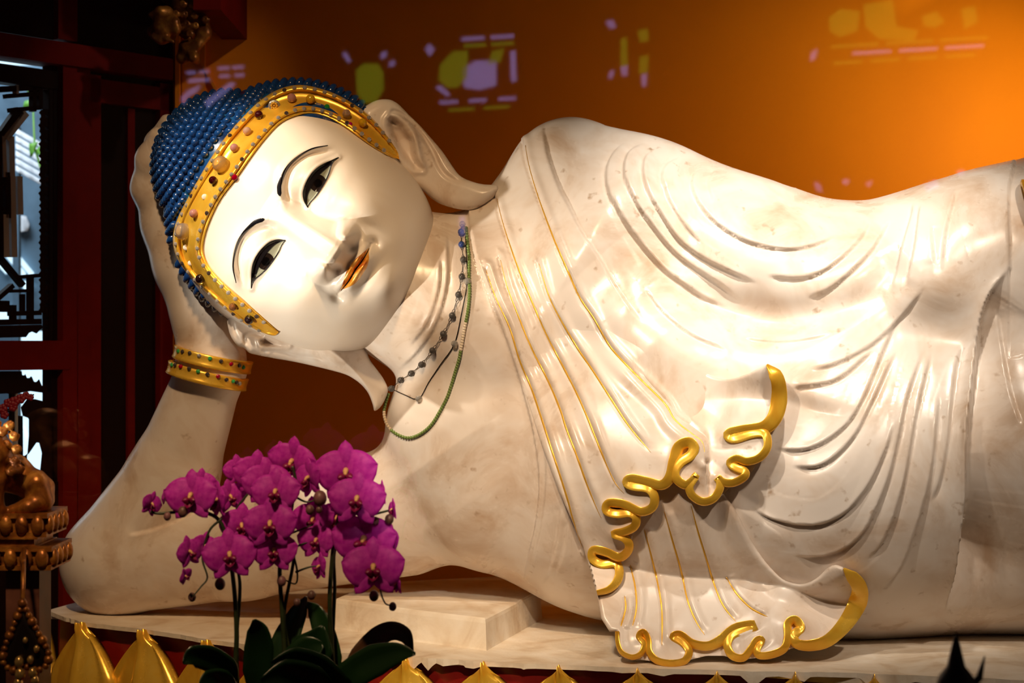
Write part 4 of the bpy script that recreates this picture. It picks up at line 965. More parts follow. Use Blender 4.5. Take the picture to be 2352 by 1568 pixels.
# everything marble that jewellery or gilding can lie on
def tris(o):
    me = o.data; n = len(me.vertices); co = np.empty(n*3, np.float32); me.vertices.foreach_get('co', co); lp = np.empty(len(me.loops), np.int32); me.loops.foreach_get('vertex_index', lp)
    return co.reshape(-1, 3), lp.reshape(-1, 4)
va, qa = tris(drape_a); vb, qb = tris(drape_b)
cast_drape = Caster(np.vstack([va, vb]), np.vstack([qa, qb+len(va)]))
def surf_point(px, py, lift=0.0):
    best = None
    for c in (cast_body, cast_drape):
        h = c.hit(px, py)
        if h[0] is not None and (best is None or h[3] < best[1]): best = (h[0], h[3])
    if best is None: return None
    return best[0]-ray_dir(px, py)*lift
def gilded_line(pts, parent, wmax=2.6):
    p = crom(pts, 5); n = max(12, int(np.linalg.norm(np.diff(p, axis=0), axis=1).sum()/7)); p = resample(p, n); W = []; R = []
    for i, (a, c) in enumerate(p):
        s = surf_point(a, c, .0003)
        if s is None: continue
        k = i/(n-1); W.append(s); R.append(wmax*min(1, .25+3*k, .15+5*(1-k))/1000)
    ys = np.array([a.y for a in W]); ys = np.convolve(np.pad(ys, 1, mode='edge'), [.25, .5, .25], 'valid')
    for a, y in zip(W, ys): a.y = y
    v, f = tube(W, R, 6, .7, (0, -1, 0)); return obj('gilded_line', np.array(v), f, M['goldpaint'], parent)
for g in GILD: gilded_line(g, robe_o)
for g in GILD_B: gilded_line(g, drape_b, 2.3)
# ================================================================== headband
GEM = {}
def gemmat(name, col, trans=.55, rough=.06):
    if name not in GEM: GEM[name] = simple(name+'_stone', col, rough, 0, .6, .3, trans=trans)
    return GEM[name]
band = thing('jewelled_headband', 'gilded headband set with coloured gems across the forehead', 'headband', tuple(P(560, 420, HY-.2)))
NB = 260
bo = resample(BAND_OUT, NB); bi = resample(BAND_IN, NB)
def band_base(px, py):
    u, v = to_uv(px, py); b, rho = head_base(u, v); sk = HD*np.sqrt(np.clip(1-np.minimum(rho, .985)**2.5, .0, 1))
    hc = CAPR[2]*np.sqrt(np.clip(1-((u-CAPC[0])/CAPR[0])**2-((v-CAPC[1])/CAPR[1])**2, 0, 1))+CAPC[2]
    hd = np.sqrt(np.clip(DOMR**2-(u-DOMC[0])**2-(v-DOMC[1])**2, 0, None))+DOMC[2]
    return sk, np.maximum(hc, hd)
def band_w(s, t):
    """height of the band: s along 0..1, t across 0 (crown side) .. 1 (face side)"""
    i = s*(NB-1); a = np.clip(i.astype(int), 0, NB-2); k = (i-a)[..., None]
    O = bo[a]*(1-k)+bo[a+1]*k; I_ = bi[a]*(1-k)+bi[a+1]*k; p = O*(1-t[..., None])+I_*t[..., None]
    sk, hr = band_base(p[..., 0], p[..., 1]); ski, _ = band_base(I_[..., 0], I_[..., 1]); sko, hro = band_base(O[..., 0], O[..., 1])
    outer = np.maximum(sko, hro)+6
    base = (np.maximum(ski, 20)+2)*t**1.0+outer*(1-t)                               # a flat tilted strap between its edges
    base = np.maximum(base, sk+2)
    return p, base
tt = np.array([0, .02, .05, .09, .14, .18, .21, .24, .5, .68, .71, .74, .78, .83, .86, .885, .92, .96, 1.0])
hh = np.array([-14, 6, 14, 17, 16, 11, 1, -3, -1, -3, 2, 12, 17, 16, 11, 5, 8, 5, -10])
S_, T_ = np.meshgrid(np.linspace(0, 1, NB), tt, indexing='ij'); pp, bw = band_w(S_, T_)
wid_ = np.linalg.norm(bo-bi, axis=1); sc_ = np.clip(wid_/60, .15, 1)[:, None]
kb = np.ones(9)/9
bw = np.stack([np.convolve(np.pad(bw[:, j], 4, mode='edge'), kb, 'valid') for j in range(bw.shape[1])], 1)
sk_, _ = band_base(pp[..., 0], pp[..., 1]); ed = np.ones(len(tt)); ed[0] = ed[-1] = 0
BWID = np.where(ed[None] > 0, np.maximum(bw+hh[None]*sc_, sk_+4+.35*np.maximum(hh[None], 0)), bw+hh[None]*sc_)
u, v = to_uv(pp[..., 0], pp[..., 1]); V = Q2W(uvw_q(u, v, BWID)).reshape(-1, 3); m = len(tt)
I = np.arange(NB-1)[:, None]; J = np.arange(m-1)[None]
F = np.stack([I*m+J, (I+1)*m+J, (I+1)*m+J+1, I*m+J+1], -1).reshape(-1, 4)
band_o = obj('strap', V, F, M['gold'], band)
cast_band = Caster(V, F)
sph = {}
def sphere_me(kind, n, k, mat):
    key = (kind, mat.name)
    if key not in sph:
        v, f = ball((0, 0, 0), 1.0, n, k); me = fast_mesh(kind, np.array(v), f, kind != 'rhinestone'); me.materials.append(mat); sph[key] = me
    return sph[key]
def stone(name, px, py, r, mat, parent, caster, lift=.6, n=14, flat=1.0):
    h = caster.hit(px, py)
    if h[0] is None: return None
    d = ray_dir(px, py); o = put(name, sphere_me(name, n, max(4, n//2+1), mat), None, parent)
    s = r/1000*(h[0].y+4)/4
    o.matrix_basis = Matrix.LocRotScale(h[0]-d*(lift*s), (-d).to_track_quat('Z', 'Y'), Vector((s, s, s*flat))); return o
C1 = lambda x, y: (340+x/5.2275, 170+y/5.2275); C2 = lambda x, y: (340+x/4.48, 450+y/4.48); C3 = lambda x, y: (640+x/4.48, 170+y/4.48)
_pv, _pf = tube([(0, 0, 0), (0, 0, -1.9)], .22, 6); PIN = fast_mesh('pin', np.array([tuple(q) for q in _pv]), _pf); PIN.materials.append(M['goldpaint'])
def gem(p, r, nm, col, trans=.5, lift=.9, flat=1.0, label=None):
    o = stone('gem', p[0], p[1], r, gemmat(nm, col, trans), band, cast_band, lift*(1.5 if flat == 1.0 and r < 15 else 1), 16, flat)
    if o and flat == 1.0 and r < 15:                       # stones stand on short pins
        pn = bpy.data.objects.new('pin', PIN); COL.objects.link(pn); pn.parent = o
    if o and label: o['label'] = label
    return o
gem(C1(1330, 490), 10, 'garnet', (.05, .002, .004), .3); gem(C1(1190, 685), 10, 'peach', (.80, .52, .36)); gem(C1(1035, 885), 10, 'rose', (.70, .36, .34))
gem(C1(875, 1085), 20, 'amber_glass', (.85, .62, .25), .75, .9, 1.0, 'large amber glass ball'); gem(C1(780, 1275), 10, 'garnet', (.05, .002, .004), .3)
gem(C1(680, 1475), 7, 'white', (.85, .80, .74), 0, .2, .4); gem(C1(1725, 285), 10.5, 'rose', (.70, .36, .34)); gem(C1(1950, 300), 11, 'yellow', (.90, .58, .02))
gem(C1(1040, 1240), 7, 'ruby', (.42, .0, .02), .3, .3, .6); gem(C1(705, 1050), 4.5, 'emerald', (.02, .30, .05), .3, .4); gem(C3(497, 338), 6.5, 'emerald', (.02, .30, .05), .3, .3, .7)
gem(C2(470, 180), 10.5, 'rose', (.70, .36, .34)); gem(C2(362, 365), 20, 'clear_glass', (.85, .80, .74), .85, .9, 1.0, 'large clear glass ball')
gem(C2(535, 850), 11, 'onyx', (.012, .004, .004), 0); gem(C2(872, 1140), 9.5, 'smoky', (.28, .12, .05)); gem(C2(1040, 1270), 11, 'onyx', (.012, .004, .004), 0)
gem(C2(390, 530), 7, 'white', (.85, .80, .74), 0, .1, .35); gem(C2(435, 690), 6, 'white', (.85, .80, .74), 0, .1, .35)
gem(C3(697, 405), 10, 'clear_glass', (.85, .80, .74), .85); gem(C3(865, 500), 10, 'yellow', (.90, .58, .02)); gem(C3(738, 515), 5, 'magenta', (.5, .0, .12), .2, .3, .6)
# flower brooch
bp = C1(1515, 380); h = cast_band.hit(*bp)
if h[0] is not None:
    d = ray_dir(*bp); br = MB(); R_ = (-d).to_track_quat('Z', 'Y').to_matrix().to_4x4(); R_.translation = h[0]-d*.003
    br.lathe([(.0001, .004), (.010, .004), (.013, .003), (.0135, 0), (.013, -.004)], 20, M=R_)
    bo_ = br.build('brooch', simple('silver_rim', (.55, .50, .42), .3, .6), band); fl = MB()
    for k in range(8):
        a = k*math.pi/4; fl.ball((.006*math.cos(a), .006*math.sin(a), .0052), .0032, 6, 4)
    fl.ball((0, 0, .0055), .003, 6, 4); fl.v = [tuple(R_ @ Vector(q)) for q in fl.v]; fl.build('brooch_flower', M['goldpaint'], bo_)
RH = simple('rhinestone_glass', (.42, .39, .36), .03, 0.25, .9, .6, trans=.2)
RHD = simple('dark_rhinestone_glass', (.05, .035, .03), .05, 0.0, .9, .6)
for (t, n) in ((.09, 44), (.79, 42)):
    for k in range(n):
        s = np.array([.035+.93*(k+.5)/n]); p, _ = band_w(s, np.array([t])); o = stone('rhinestone', p[0, 0], p[0, 1], 5.4, RHD if k % 7 == 5 else RH, band, cast_band, .2, 8, .7)
tag_only = None
# ================================================================== bracelets on the wrist
def wrist_band(a, b, bulge, wid, gems, name, label, split):
    """a, b: left and right rim points of the band centre line in the photo"""
    t = thing(name, label, 'bracelet', tuple(P((a[0]+b[0])/2, (a[1]+b[1])/2, .12)), 'jewelled gold bracelets')
    A = P(*a, .13); B = P(*b, .13); c = (A+B)/2; ex = (B-A).normalized(); r = (B-A).length/2+.003
    dv = ray_dir((a[0]+b[0])/2, (a[1]+b[1])/2); ey = (dv-ex*dv.dot(ex)).normalized(); ez = ex.cross(ey)
    ez = ez if ez.z > 0 else -ez
    # ey points away from the viewer
    n = 72; sec = [(-.5, -.006), (-.5, .004), (-.42, .008), (-.25, .006), (0, .0055), (.25, .006), (.42, .008), (.5, .004), (.5, -.006)]; V = []
    for i in range(n):
        q = 2*math.pi*i/n
        for (z, rr_) in sec:
            V.append(c+ex*((r+rr_)*math.cos(q))+ey*((r*1.02+rr_)*math.sin(q))+ez*(z*wid)-ez*(bulge*(math.sin(-q) if math.sin(q) < 0 else 0)))
    m = len(sec); F = [(i*m+j, ((i+1) % n)*m+j, ((i+1) % n)*m+(j+1) % m, i*m+(j+1) % m) for i in range(n) for j in range(m)]
    V = np.array([tuple(q) for q in V]); F = np.array(F); hp = obj('hoop', V, F, M['gold'], t); cst = Caster(V, F)
    for (x, y, nm) in gems:
        mat = {'g': gemmat('emerald_cab', (.05, .42, .10), .2), 'r': gemmat('ruby', (.42, .0, .02), .2), 'k': RHD, 'c': RH}[nm]
        stone('gem', x, y, 5.2, mat, t, cst, .15, 10, .7)
    return t
C8 = lambda x, y: (290+x/7.587, 760+y/7.587)
wrist_band((409, 806), (569, 843), .008, .031, [(*C8(x, y), k) for x, y, k in ((912, 350, 'g'), (985, 360, 'k'), (1108, 385, 'k'), (1270, 430, 'c'), (1460, 480, 'g'), (1650, 525, 'k'), (1830, 575, 'r'), (1970, 600, 'k'), (2040, 632, 'g'))], 'bracelet', 'upper of two gold bracelets nearest the propped hand', .6)
wrist_band((395, 842), (558, 882), .008, .031, [(*C8(x, y), k) for x, y, k in ((800, 590, 'g'), (855, 592, 'k'), (950, 618, 'r'), (1097, 655, 'k'), (1253, 702, 'g'), (1415, 755, 'k'), (1600, 790, 'r'), (1745, 848, 'k'), (1862, 875, 'g'), (1920, 895, 'k'), (1975, 915, 'c'))], 'bracelet', 'lower of two gold bracelets on the propped forearm', .3)
# armlet cut by the right edge of the frame
t = thing('armlet', 'gold armlet with green and red stones at the right edge', 'bracelet', tuple(P(2352, 480, -.1)))
c = surf_point(2398, 505); c = c+Vector((0, .045, 0)); V = []; F = []; n = 60; sec = [(-.5, -.004), (-.5, .006), (-.4, .010), (0, .007), (.4, .010), (.5, .006), (.5, -.004)]
ez = Vector((1, -.25, .22)).normalized(); ey = Vector((0, 1, 0)); ey = (ey-ez*ey.dot(ez)).normalized(); ex = ey.cross(ez)
for i in range(n):
    q = 2*math.pi*i/n
    for (z, k) in sec: V.append(tuple(c+ex*((.088+k)*math.cos(q))+ey*((.088+k)*math.sin(q))+ez*(z*.036)))
m = len(sec); F = np.array([(i*m+j, ((i+1) % n)*m+j, ((i+1) % n)*m+(j+1) % m, i*m+(j+1) % m) for i in range(n) for j in range(m)]); V = np.array(V)
obj('hoop', V, F, M['gold'], t); cst = Caster(V, F)
for (py, nm) in ((440, 'c'), (454, 'c'), (478, 'g'), (501, 'c'), (525, 'r'), (549, 'c')):
    stone('gem', 2348, py, 5.5, {'g': gemmat('emerald_cab', (.05, .42, .10), .2), 'r': gemmat('magenta', (.5, .0, .12), .2), 'c': RH}[nm], t, cst, .15, 10, .8)

# ================================================================== necklaces
CN = lambda x, y: (860+x/2.8, 470+y/2.8)
def bead_pt(px, py, r):
    s = surf_point(px, py, 0); u = P(px, py, .02)
    if s is None: s = u
    return s-ray_dir(px, py)*(r*.9)
def beads(parent, pts, r, mats, name='bead', smooth_y=3):
    W = [bead_pt(px, py, r) for px, py in pts]
    ys = np.array([a.y for a in W])
    for _ in range(smooth_y): ys = np.minimum(ys, np.convolve(np.pad(ys, 1, mode='edge'), [.3, .4, .3], 'valid')) if len(ys) > 2 else ys
    out = []
    for i, ((px, py), w_) in enumerate(zip(pts, W)):
        w_ = P(px, py, ys[i]); mat = mats(i) if callable(mats) else mats
        o = put(name, sphere_me(name, 10, 7, mat), None, parent); o.matrix_basis = Matrix.LocRotScale(w_, None, Vector((r, r, r))); out.append(w_)
    return out
GREEN = simple('jade_bead', (.16, .24, .06), .2, 0, .5, .3); PEARL = simple('pearl_bead', (.80, .68, .52), .2, 0, .5, .4)
STONE = mottled('dark_agate_bead', [(.35, (.02, .02, .025)), (.6, (.10, .09, .08)), (.7, (.30, .25, .18))], 90, 4, (.1, .2)); CLEAR = simple('clear_crystal_bead', (.80, .76, .70), .04, 0, .7, .3, trans=.7)
WIRE = simple('dark_wire', (.03, .022, .018), .35, .8); LAPIS = simple('blue_bead', (.03, .06, .22), .15, 0, .5, .3)
nk = thing('jade_bead_necklace', 'long strand of small green jade and pearl beads on the chest', 'necklace', tuple(P(990, 900, -.1)))
g1 = [CN(*a) for a in ((590, 150), (600, 250), (610, 350), (608, 450), (612, 550), (605, 650), (595, 720), (580, 790), (570, 850), (560, 905), (545, 990), (520, 1075), (495, 1160), (465, 1245), (420, 1330), (370, 1410), (310, 1465), (240, 1497), (180, 1492), (115, 1455), (80, 1410), (62, 1345), (68, 1290), (90, 1220))]
g1 = resample(crom(g1, 6), 112)
def strand(i):
    k = i/111; return PEARL if (.325 < k < .425 or .865 < k < .945) else GREEN
W = beads(nk, g1, .0042, strand); v, f = tube(W, .0009, 5); obj('thread', np.array(v), f, WIRE, nk)
nk = thing('dark_stone_necklace', 'necklace of round dark stones linked by chain around the neck', 'necklace', tuple(P(1000, 780, -.1)))
dp = [CN(*a) for a in ((565, 125), (557, 175), (560, 255), (572, 352), (562, 462), (540, 578), (500, 712), (443, 830), (373, 938), (302, 1028), (236, 1085), (168, 1128), (108, 1182))]
W = beads(nk, dp, .0076, lambda i: CLEAR if i == 0 else LAPIS if i in (1, 2) else STONE)
for a, c in zip(W[:-1], W[1:]):
    n = 3
    for k in range(n):
        p0 = a.lerp(c, (k+.08)/n); p1 = a.lerp(c, (k+1.02)/n); mid = (p0+p1)/2; ax = (p1-p0); L_ = ax.length/2; ax.normalize()
        sd = (ax.cross(Vector((0, -1, 0))).normalized() if k % 2 == 0 else Vector((0, -1, 0)))
        v, f = tube([mid+ax*(L_*math.cos(q))+sd*(.0026*math.sin(q)) for q in np.linspace(0, 2*math.pi, 13)], .0007, 5, caps=False)
        obj('chain_link', np.array(v), f, WIRE, nk)
nk = thing('crystal_wire_necklace', 'thin dark wire necklace with three clear crystal beads', 'necklace', tuple(P(1000, 800, -.1)))
cp = [CN(*a) for a in ((585, 200), (592, 340), (598, 490), (560, 700), (515, 893), (430, 1020), (350, 1140), (285, 1248), (200, 1225), (108, 1182))]
W = beads(nk, [cp[2], cp[4], cp[7]], .0078, CLEAR, smooth_y=0)
wp = [bead_pt(*q, .003) for q in resample(crom(cp, 4), 60)]; v, f = tube(wp, .0011, 5); obj('wire', np.array(v), f, WIRE, nk)
# ================================================================== orchids in front of the statue
def petal_mat(name, c0, c1, tr):
    m, nt, b = nodes(name); N = nt.nodes.new; L = nt.links.new
    tc = N('ShaderNodeTexCoord'); n = N('ShaderNodeTexNoise'); n.inputs['Scale'].default_value = 6; n.inputs['Detail'].default_value = 3; L(tc.outputs['Object'], n.inputs['Vector'])
    r = N('ShaderNodeValToRGB'); r.color_ramp.elements[0].color = (*c0, 1); r.color_ramp.elements[1].color = (*c1, 1); r.color_ramp.elements[0].position = .35; r.color_ramp.elements[1].position = .7
    L(n.outputs['Fac'], r.inputs[0]); L(r.outputs[0], b.inputs['Base Color']); b.inputs['Roughness'].default_value = .5; b.inputs['Specular IOR Level'].default_value = .3
    t = N('ShaderNodeBsdfTranslucent'); L(r.outputs[0], t.inputs[0]); mx = N('ShaderNodeMixShader'); mx.inputs[0].default_value = tr
    L(b.outputs[0], mx.inputs[1]); L(t.outputs[0], mx.inputs[2]); L(mx.outputs[0], nt.nodes['Material Output'].inputs[0]); return m
PETAL = petal_mat('magenta_orchid_petal', (.62, .022, .56), (.78, .08, .68), .5); LIPM = simple('dark_magenta_orchid_lip', (.20, .003, .06), .4)
THR = simple('pale_yellow_orchid_throat', (.75, .45, .18), .5); BUD = mottled('mauve_green_bud', [(.35, (.10, .05, .03)), (.65, (.22, .09, .10))], 30, 3, (.4, .5))
STEM = mottled('dark_green_stem', [(.3, (.012, .02, .006)), (.7, (.035, .05, .014))], 20, 3, (.35, .5)); LEAF = mottled('dark_glossy_leaf', [(.3, (.004, .016, .005)), (.7, (.012, .042, .010))], 5, 3, (.25, .35))
LEAFR = mottled('reddish_leaf_underside', [(.3, (.05, .016, .006)), (.7, (.09, .035, .010))], 5, 3, (.4, .5))
def petal(ln, wd, cup, pw=.7, n=9, m=9, base=.12, wav=.0):
    """petal along +y from the origin, facing +z"""
    V = []
    for j in range(m):
        t = j/(m-1); half = wd/2*max(.02, (math.sin(math.pi*min(1, (t*(1-base)+base))**pw))**.62)
        for i in range(n):
            a = -1+2*i/(n-1); V.append((a*half, ln*t, cup*(math.sin(t*math.pi*.8)*.8-t*t*.7)-cup*.8*a*a*half/wd*2+wav*math.sin(a*5+t*4)))
    F = [(j*n+i, j*n+i+1, (j+1)*n+i+1, (j+1)*n+i) for j in range(m-1) for i in range(n-1)]
    o = len(V); V += [(x, y, z-.02) for x, y, z in V]; F += [tuple(o+k for k in g[::-1]) for g in list(F)]
    rim = [i for i in range(n)]+[j*n+n-1 for j in range(1, m)]+[(m-1)*n+i for i in range(n-2, -1, -1)]+[j*n for j in range(m-2, 0, -1)]
    F += [(b_, a_, a_+o, b_+o) for a_, b_ in zip(rim, rim[1:]+rim[:1])]
    return V, F
def mesh_of(name, VF, mat, Mt=None):
    V, F = VF
    if Mt is not None: V = [tuple(Mt @ Vector(q)) for q in V]
    me = fast_mesh(name, np.array(V), F); me.materials.append(mat); return me
RZ = lambda d: Matrix.Rotation(math.radians(d), 4, 'Z'); RX = lambda d: Matrix.Rotation(math.radians(d), 4, 'X')
big = petal(1.0, 1.26, .16, .80, wav=.02); sep = petal(.98, .62, .12, .85); low = petal(.92, .58, .12, .85)
ME = {'petal_a': mesh_of('petal', big, PETAL, RZ(-76) @ RX(8)), 'petal_b': mesh_of('petal', big, PETAL, RZ(76) @ RX(8)),
      'sepal_t': mesh_of('sepal', sep, PETAL, Matrix.Translation((0, .02, -.05)) @ RX(4)), 'sepal_a': mesh_of('sepal', low, PETAL, Matrix.Translation((0, 0, -.05)) @ RZ(-142) @ RX(2)), 'sepal_b': mesh_of('sepal', low, PETAL, Matrix.Translation((0, 0, -.05)) @ RZ(142) @ RX(2))}
lp = MB(); V, F = petal(.50, .34, -.22, .9, 7, 7); lp.add([Matrix.Translation((0, -.05, .10)) @ RZ(180) @ RX(38) @ Vector(q) for q in V], F)
for s in (-1, 1):
    V, F = petal(.34, .26, .16, .9, 6, 6); lp.add([Matrix.Translation((0, -.08, .10)) @ RZ(s*105) @ RX(55) @ Vector(q) for q in V], F)
ME['lip'] = lp.mesh('lip'); ME['lip'].materials.append(LIPM)
co = MB(); co.tube([(0, .10, .02), (0, .06, .14), (0, 0, .22)], [.09, .085, .06], 8); co.ball((0, -.02, .22), .06, 8, 6); ME['col'] = co.mesh('flower'); ME['col'].materials.append(THR)
fl_i = [0]
def flower(plant, x, y, wd, dep, yaw=0, pitch=0, roll=0):
    """x, y in photo pixels, wd = width in pixels, dep = depth y"""
    s = wd/2.667/2/1000*(dep+4)/4*1.34
    Rm = Matrix.Rotation(math.radians(yaw), 4, 'Z') @ Matrix.Rotation(math.radians(90+pitch), 4, 'X') @ RZ(roll)
    o = put('flower', ME['col'], None, plant); o.matrix_basis = Matrix.Translation(P(x, y, dep)) @ Rm @ Matrix.Scale(s, 4)
    for nm, k in (('sepal', 'sepal_t'), ('sepal', 'sepal_a'), ('sepal', 'sepal_b'), ('petal', 'petal_a'), ('petal', 'petal_b'), ('lip', 'lip')):
        c = bpy.data.objects.new(nm, ME[k]); COL.objects.link(c); c.parent = o
    return o
ZO = lambda a, b: (300+a/2.667, 980+b/2.667)
def bud(plant, x, y, r, dep):
    v, f = ball((0, 0, 0), 1, 9, 7, (1, 1, 1.18)); V = [P(*ZO(x, y), dep)+Vector(q)*(r/2.667/1000*(dep+4)/4) for q in v]
    o = obj('bud', np.array([tuple(q) for q in V]), f, BUD, plant); return o
def stem(plant, pts, dep, r, name='stem'):
    W = []; pp_ = crom(pts, 6)
    for i, (a, c) in enumerate(pp_):
        d_ = dep if np.isscalar(dep) else np.interp(i/(len(pp_)-1), [0, 1], dep); W.append(P(*ZO(a, c), d_))
    n = len(W); v, f = tube(W, [r*(1-.55*i/n)/1000 for i in range(n)], 7); return obj(name, np.array([tuple(q) for q in v]), f, STEM, plant)
def leaf(plant, mid, wid, dep, mat=LEAF, tilt=.25):
    """mid: photo-pixel (zoom) polyline base to tip, wid half widths in px"""
    c = crom(mid, 5); n = len(c); k = np.linspace(0, 1, n); wd = np.interp(k, np.linspace(0, 1, len(wid)), wid); t = np.gradient(c, axis=0); t /= np.linalg.norm(t, axis=1)[:, None]
    V = []; m = 7; dd = np.interp(k, [0, 1], dep) if not np.isscalar(dep) else np.full(n, dep)
    for i in range(n):
        for j in range(m):
            a = -1+2*j/(m-1); x, y = ZO(*c[i]); x += -t[i, 1]*wd[i]*a; y += t[i, 0]*wd[i]*a
            V.append(tuple(P(x, y, dd[i]-tilt*a*wd[i]/1000+.25*abs(a)*wd[i]/1000*-1)))
    F = [(i*m+j, i*m+j+1, (i+1)*m+j+1, (i+1)*m+j) for i in range(n-1) for j in range(m-1)]; o = len(V); V += [(x, y+.0035, z) for x, y, z in V]; F += [tuple(o+q for q in g[::-1]) for g in list(F)]
    rim = [i*m for i in range(n)]+[(n-1)*m+j for j in range(1, m)]+[i*m+m-1 for i in range(n-2, -1, -1)]+[j for j in range(m-2, 0, -1)]
    F += [(a_, b_, b_+o, a_+o) for a_, b_ in zip(rim, rim[1:]+rim[:1])]
    return obj('leaf', np.array(V), F, mat, plant)
DEP = -.92
altar = tag(MB().box(.42, 1.15, -1.25, -.66, -1.2, -.34).build('offering_table', M['lacquer'], None, False), 'dark red table below the orchids', 'table')
def plant(label, px):
    t = thing('orchid_plant', label, 'orchid', (P(px, 1568, DEP).x, DEP, -.34), 'magenta orchids'); x = P(px, 1568, DEP).x
    pt = MB(); pt.lathe([(.0, 0), (.052, 0), (.058, .01), (.072, .115), (.078, .118), (.078, .130), (.066, .130), (.062, .110), (.0, .108)], 24, (x, DEP, -.34)); pt.build('pot', simple('brown_pot_glaze', (.05, .02, .01), .3), t)
    return t
pA = plant('magenta orchid with the leftmost flower spray', 545); pB = plant('magenta orchid with the tallest middle spray', 655); pC = plant('magenta orchid with the rightmost drooping spray', 762)
def roots(t, px):   # short stalk from the pot up to the frame
    return px
stem(pA, [(640, 1760), (640, 1500), (650, 1250), (625, 900), (560, 600), (440, 520), (300, 520), (180, 530), (120, 520)], (DEP, DEP-.02), 5)
stem(pA, [(660, 1760), (650, 1300), (668, 1050), (662, 900), (600, 700), (640, 520), (760, 360)], (DEP, DEP+.03), 4)
stem(pA, [(560, 560), (480, 640), (440, 800), (470, 920), (430, 980), (380, 1040)], (DEP-.01, DEP-.05), 2.5)
stem(pB, [(930, 1760), (945, 1450), (930, 1150), (915, 850), (960, 660), (990, 480), (1010, 330), (990, 240)], (DEP, DEP-.02), 5)
stem(pB, [(960, 1760), (970, 1400), (940, 1150), (1000, 800), (960, 660), (880, 560), (860, 480)], (DEP+.02, DEP-.05), 4)
stem(pB, [(990, 760), (1020, 880), (1010, 960), (930, 930)], DEP-.02, 2.2); stem(pB, [(960, 660), (1040, 630), (1120, 600)], DEP-.01, 2.2); stem(pB, [(1000, 740), (1060, 715), (1140, 690)], DEP-.01, 2.2); stem(pB, [(1010, 430), (1080, 460), (1150, 440)], DEP-.03, 2.2); stem(pB, [(1010, 890), (1090, 860), (1160, 850)], DEP-.02, 2.2)
stem(pC, [(1235, 1760), (1240, 1500), (1220, 1100), (1235, 800), (1255, 640), (1290, 480), (1330, 330)], (DEP, DEP-.02), 5)
stem(pC, [(1215, 1760), (1232, 1400), (1250, 1000), (1250, 760), (1330, 600), (1480, 540), (1590, 510)], (DEP+.02, DEP), 4)
stem(pC, [(1500, 560), (1560, 620), (1560, 760), (1520, 900), (1530, 1000), (1560, 1080), (1605, 1095)], (DEP-.01, DEP-.06), 2.5)
FL = [ # plant, x, y, width, depth offset, yaw, pitch, roll
 (pA, 372, 430, 262, -.03, -8, -8, 2), (pA, 125, 475, 130, -.02, 55, 5, -20), (pA, 535, 455, 190, .0, -55, 0, 5), (pA, 430, 350, 150, .05, 20, 0, -5), (pA, 212, 430, 80, .0, 70, 0, 15), (pA, 610, 430, 170, .04, 30, 0, 10),
 (pA, 660, 265, 150, .05, 20, -4, 8), (pA, 770, 290, 230, .04, 12, 0, -4), (pA, 680, 610, 220, .01, 10, -6, -4), (pA, 608, 790, 265, -.06, 6, -10, 5), (pA, 360, 770, 165, -.05, 50, -4, 10), (pA, 450, 730, 140, -.02, 35, 0, -15), (pA, 335, 915, 90, -.07, 60, 10, 30),
 (pB, 830, 345, 240, .0, 10, -4, 0), (pB, 890, 405, 245, -.05, -6, -10, 2), (pB, 990, 220, 250, .03, -18, 6, -8), (pB, 1095, 320, 205, -.02, -48, 0, 12), (pB, 855, 600, 262, -.06, 2, -6, 0), (pB, 880, 765, 228, -.05, 0, -10, 0), (pB, 1120, 570, 220, .02, -12, 0, 5), (pB, 1140, 700, 195, -.01, -15, -8, 0), (pB, 1160, 860, 140, -.02, -55, -5, 10), (pB, 930, 170, 130, .06, 30, 0, 12),
 (pC, 1320, 285, 305, -.01, 0, -6, 2), (pC, 1388, 450, 280, -.06, -4, -10, -3), (pC, 1540, 410, 130, -.01, -68, 0, 5), (pC, 1608, 510, 115, -.02, -70, 0, 10), (pC, 1268, 560, 200, .02, -20, -5, 0), (pC, 1430, 700, 318, -.03, -8, -10, -2), (pC, 1585, 700, 170, .01, -50, -5, 0), (pC, 1488, 870, 302, -.08, 0, -12, 2), (pC, 1632, 965, 110, -.07, -62, 5, 0), (pC, 1178, 250, 110, .05, 20, 0, 0)]
for (t, x, y, wd, dd, yw, pt_, rl) in FL: flower(t, *ZO(x, y), wd, DEP+dd, yw, pt_, rl)
for t, x, y, r in ((pA, 225, 548, 23), (pA, 548, 962, 33), (pA, 377, 1042, 25), (pA, 320, 520, 30), (pB, 925, 945, 29), (pB, 1160, 437, 42), (pB, 1155, 506, 20), (pB, 1098, 508, 27), (pB, 1108, 1030, 26), (pB, 1018, 1075, 22), (pC, 1490, 1034, 30), (pC, 1605, 1100, 24), (pC, 1584, 566, 28), (pC, 1500, 575, 22)): bud(t, x, y, r, DEP-.04)
leaf(pA, [(640, 1560), (590, 1480), (480, 1420), (380, 1410), (322, 1450)], [8, 26, 30, 25, 3], (DEP, DEP-.10)); leaf(pA, [(760, 1640), (775, 1500), (785, 1350), (775, 1240), (755, 1180)], [14, 34, 34, 24, 4], (DEP, DEP-.06))
leaf(pB, [(860, 1640), (900, 1450), (960, 1280), (1030, 1130), (1075, 1040)], [16, 34, 30, 20, 3], (DEP+.02, DEP+.06)); leaf(pB, [(1230, 1620), (1215, 1420), (1180, 1250), (1130, 1130), (1078, 1075)], [14, 30, 26, 18, 3], (DEP+.02, DEP+.05)); leaf(pB, [(960, 1640), (1060, 1460), (1130, 1330), (1175, 1220)], [30, 52, 44, 5], (DEP, DEP-.03))
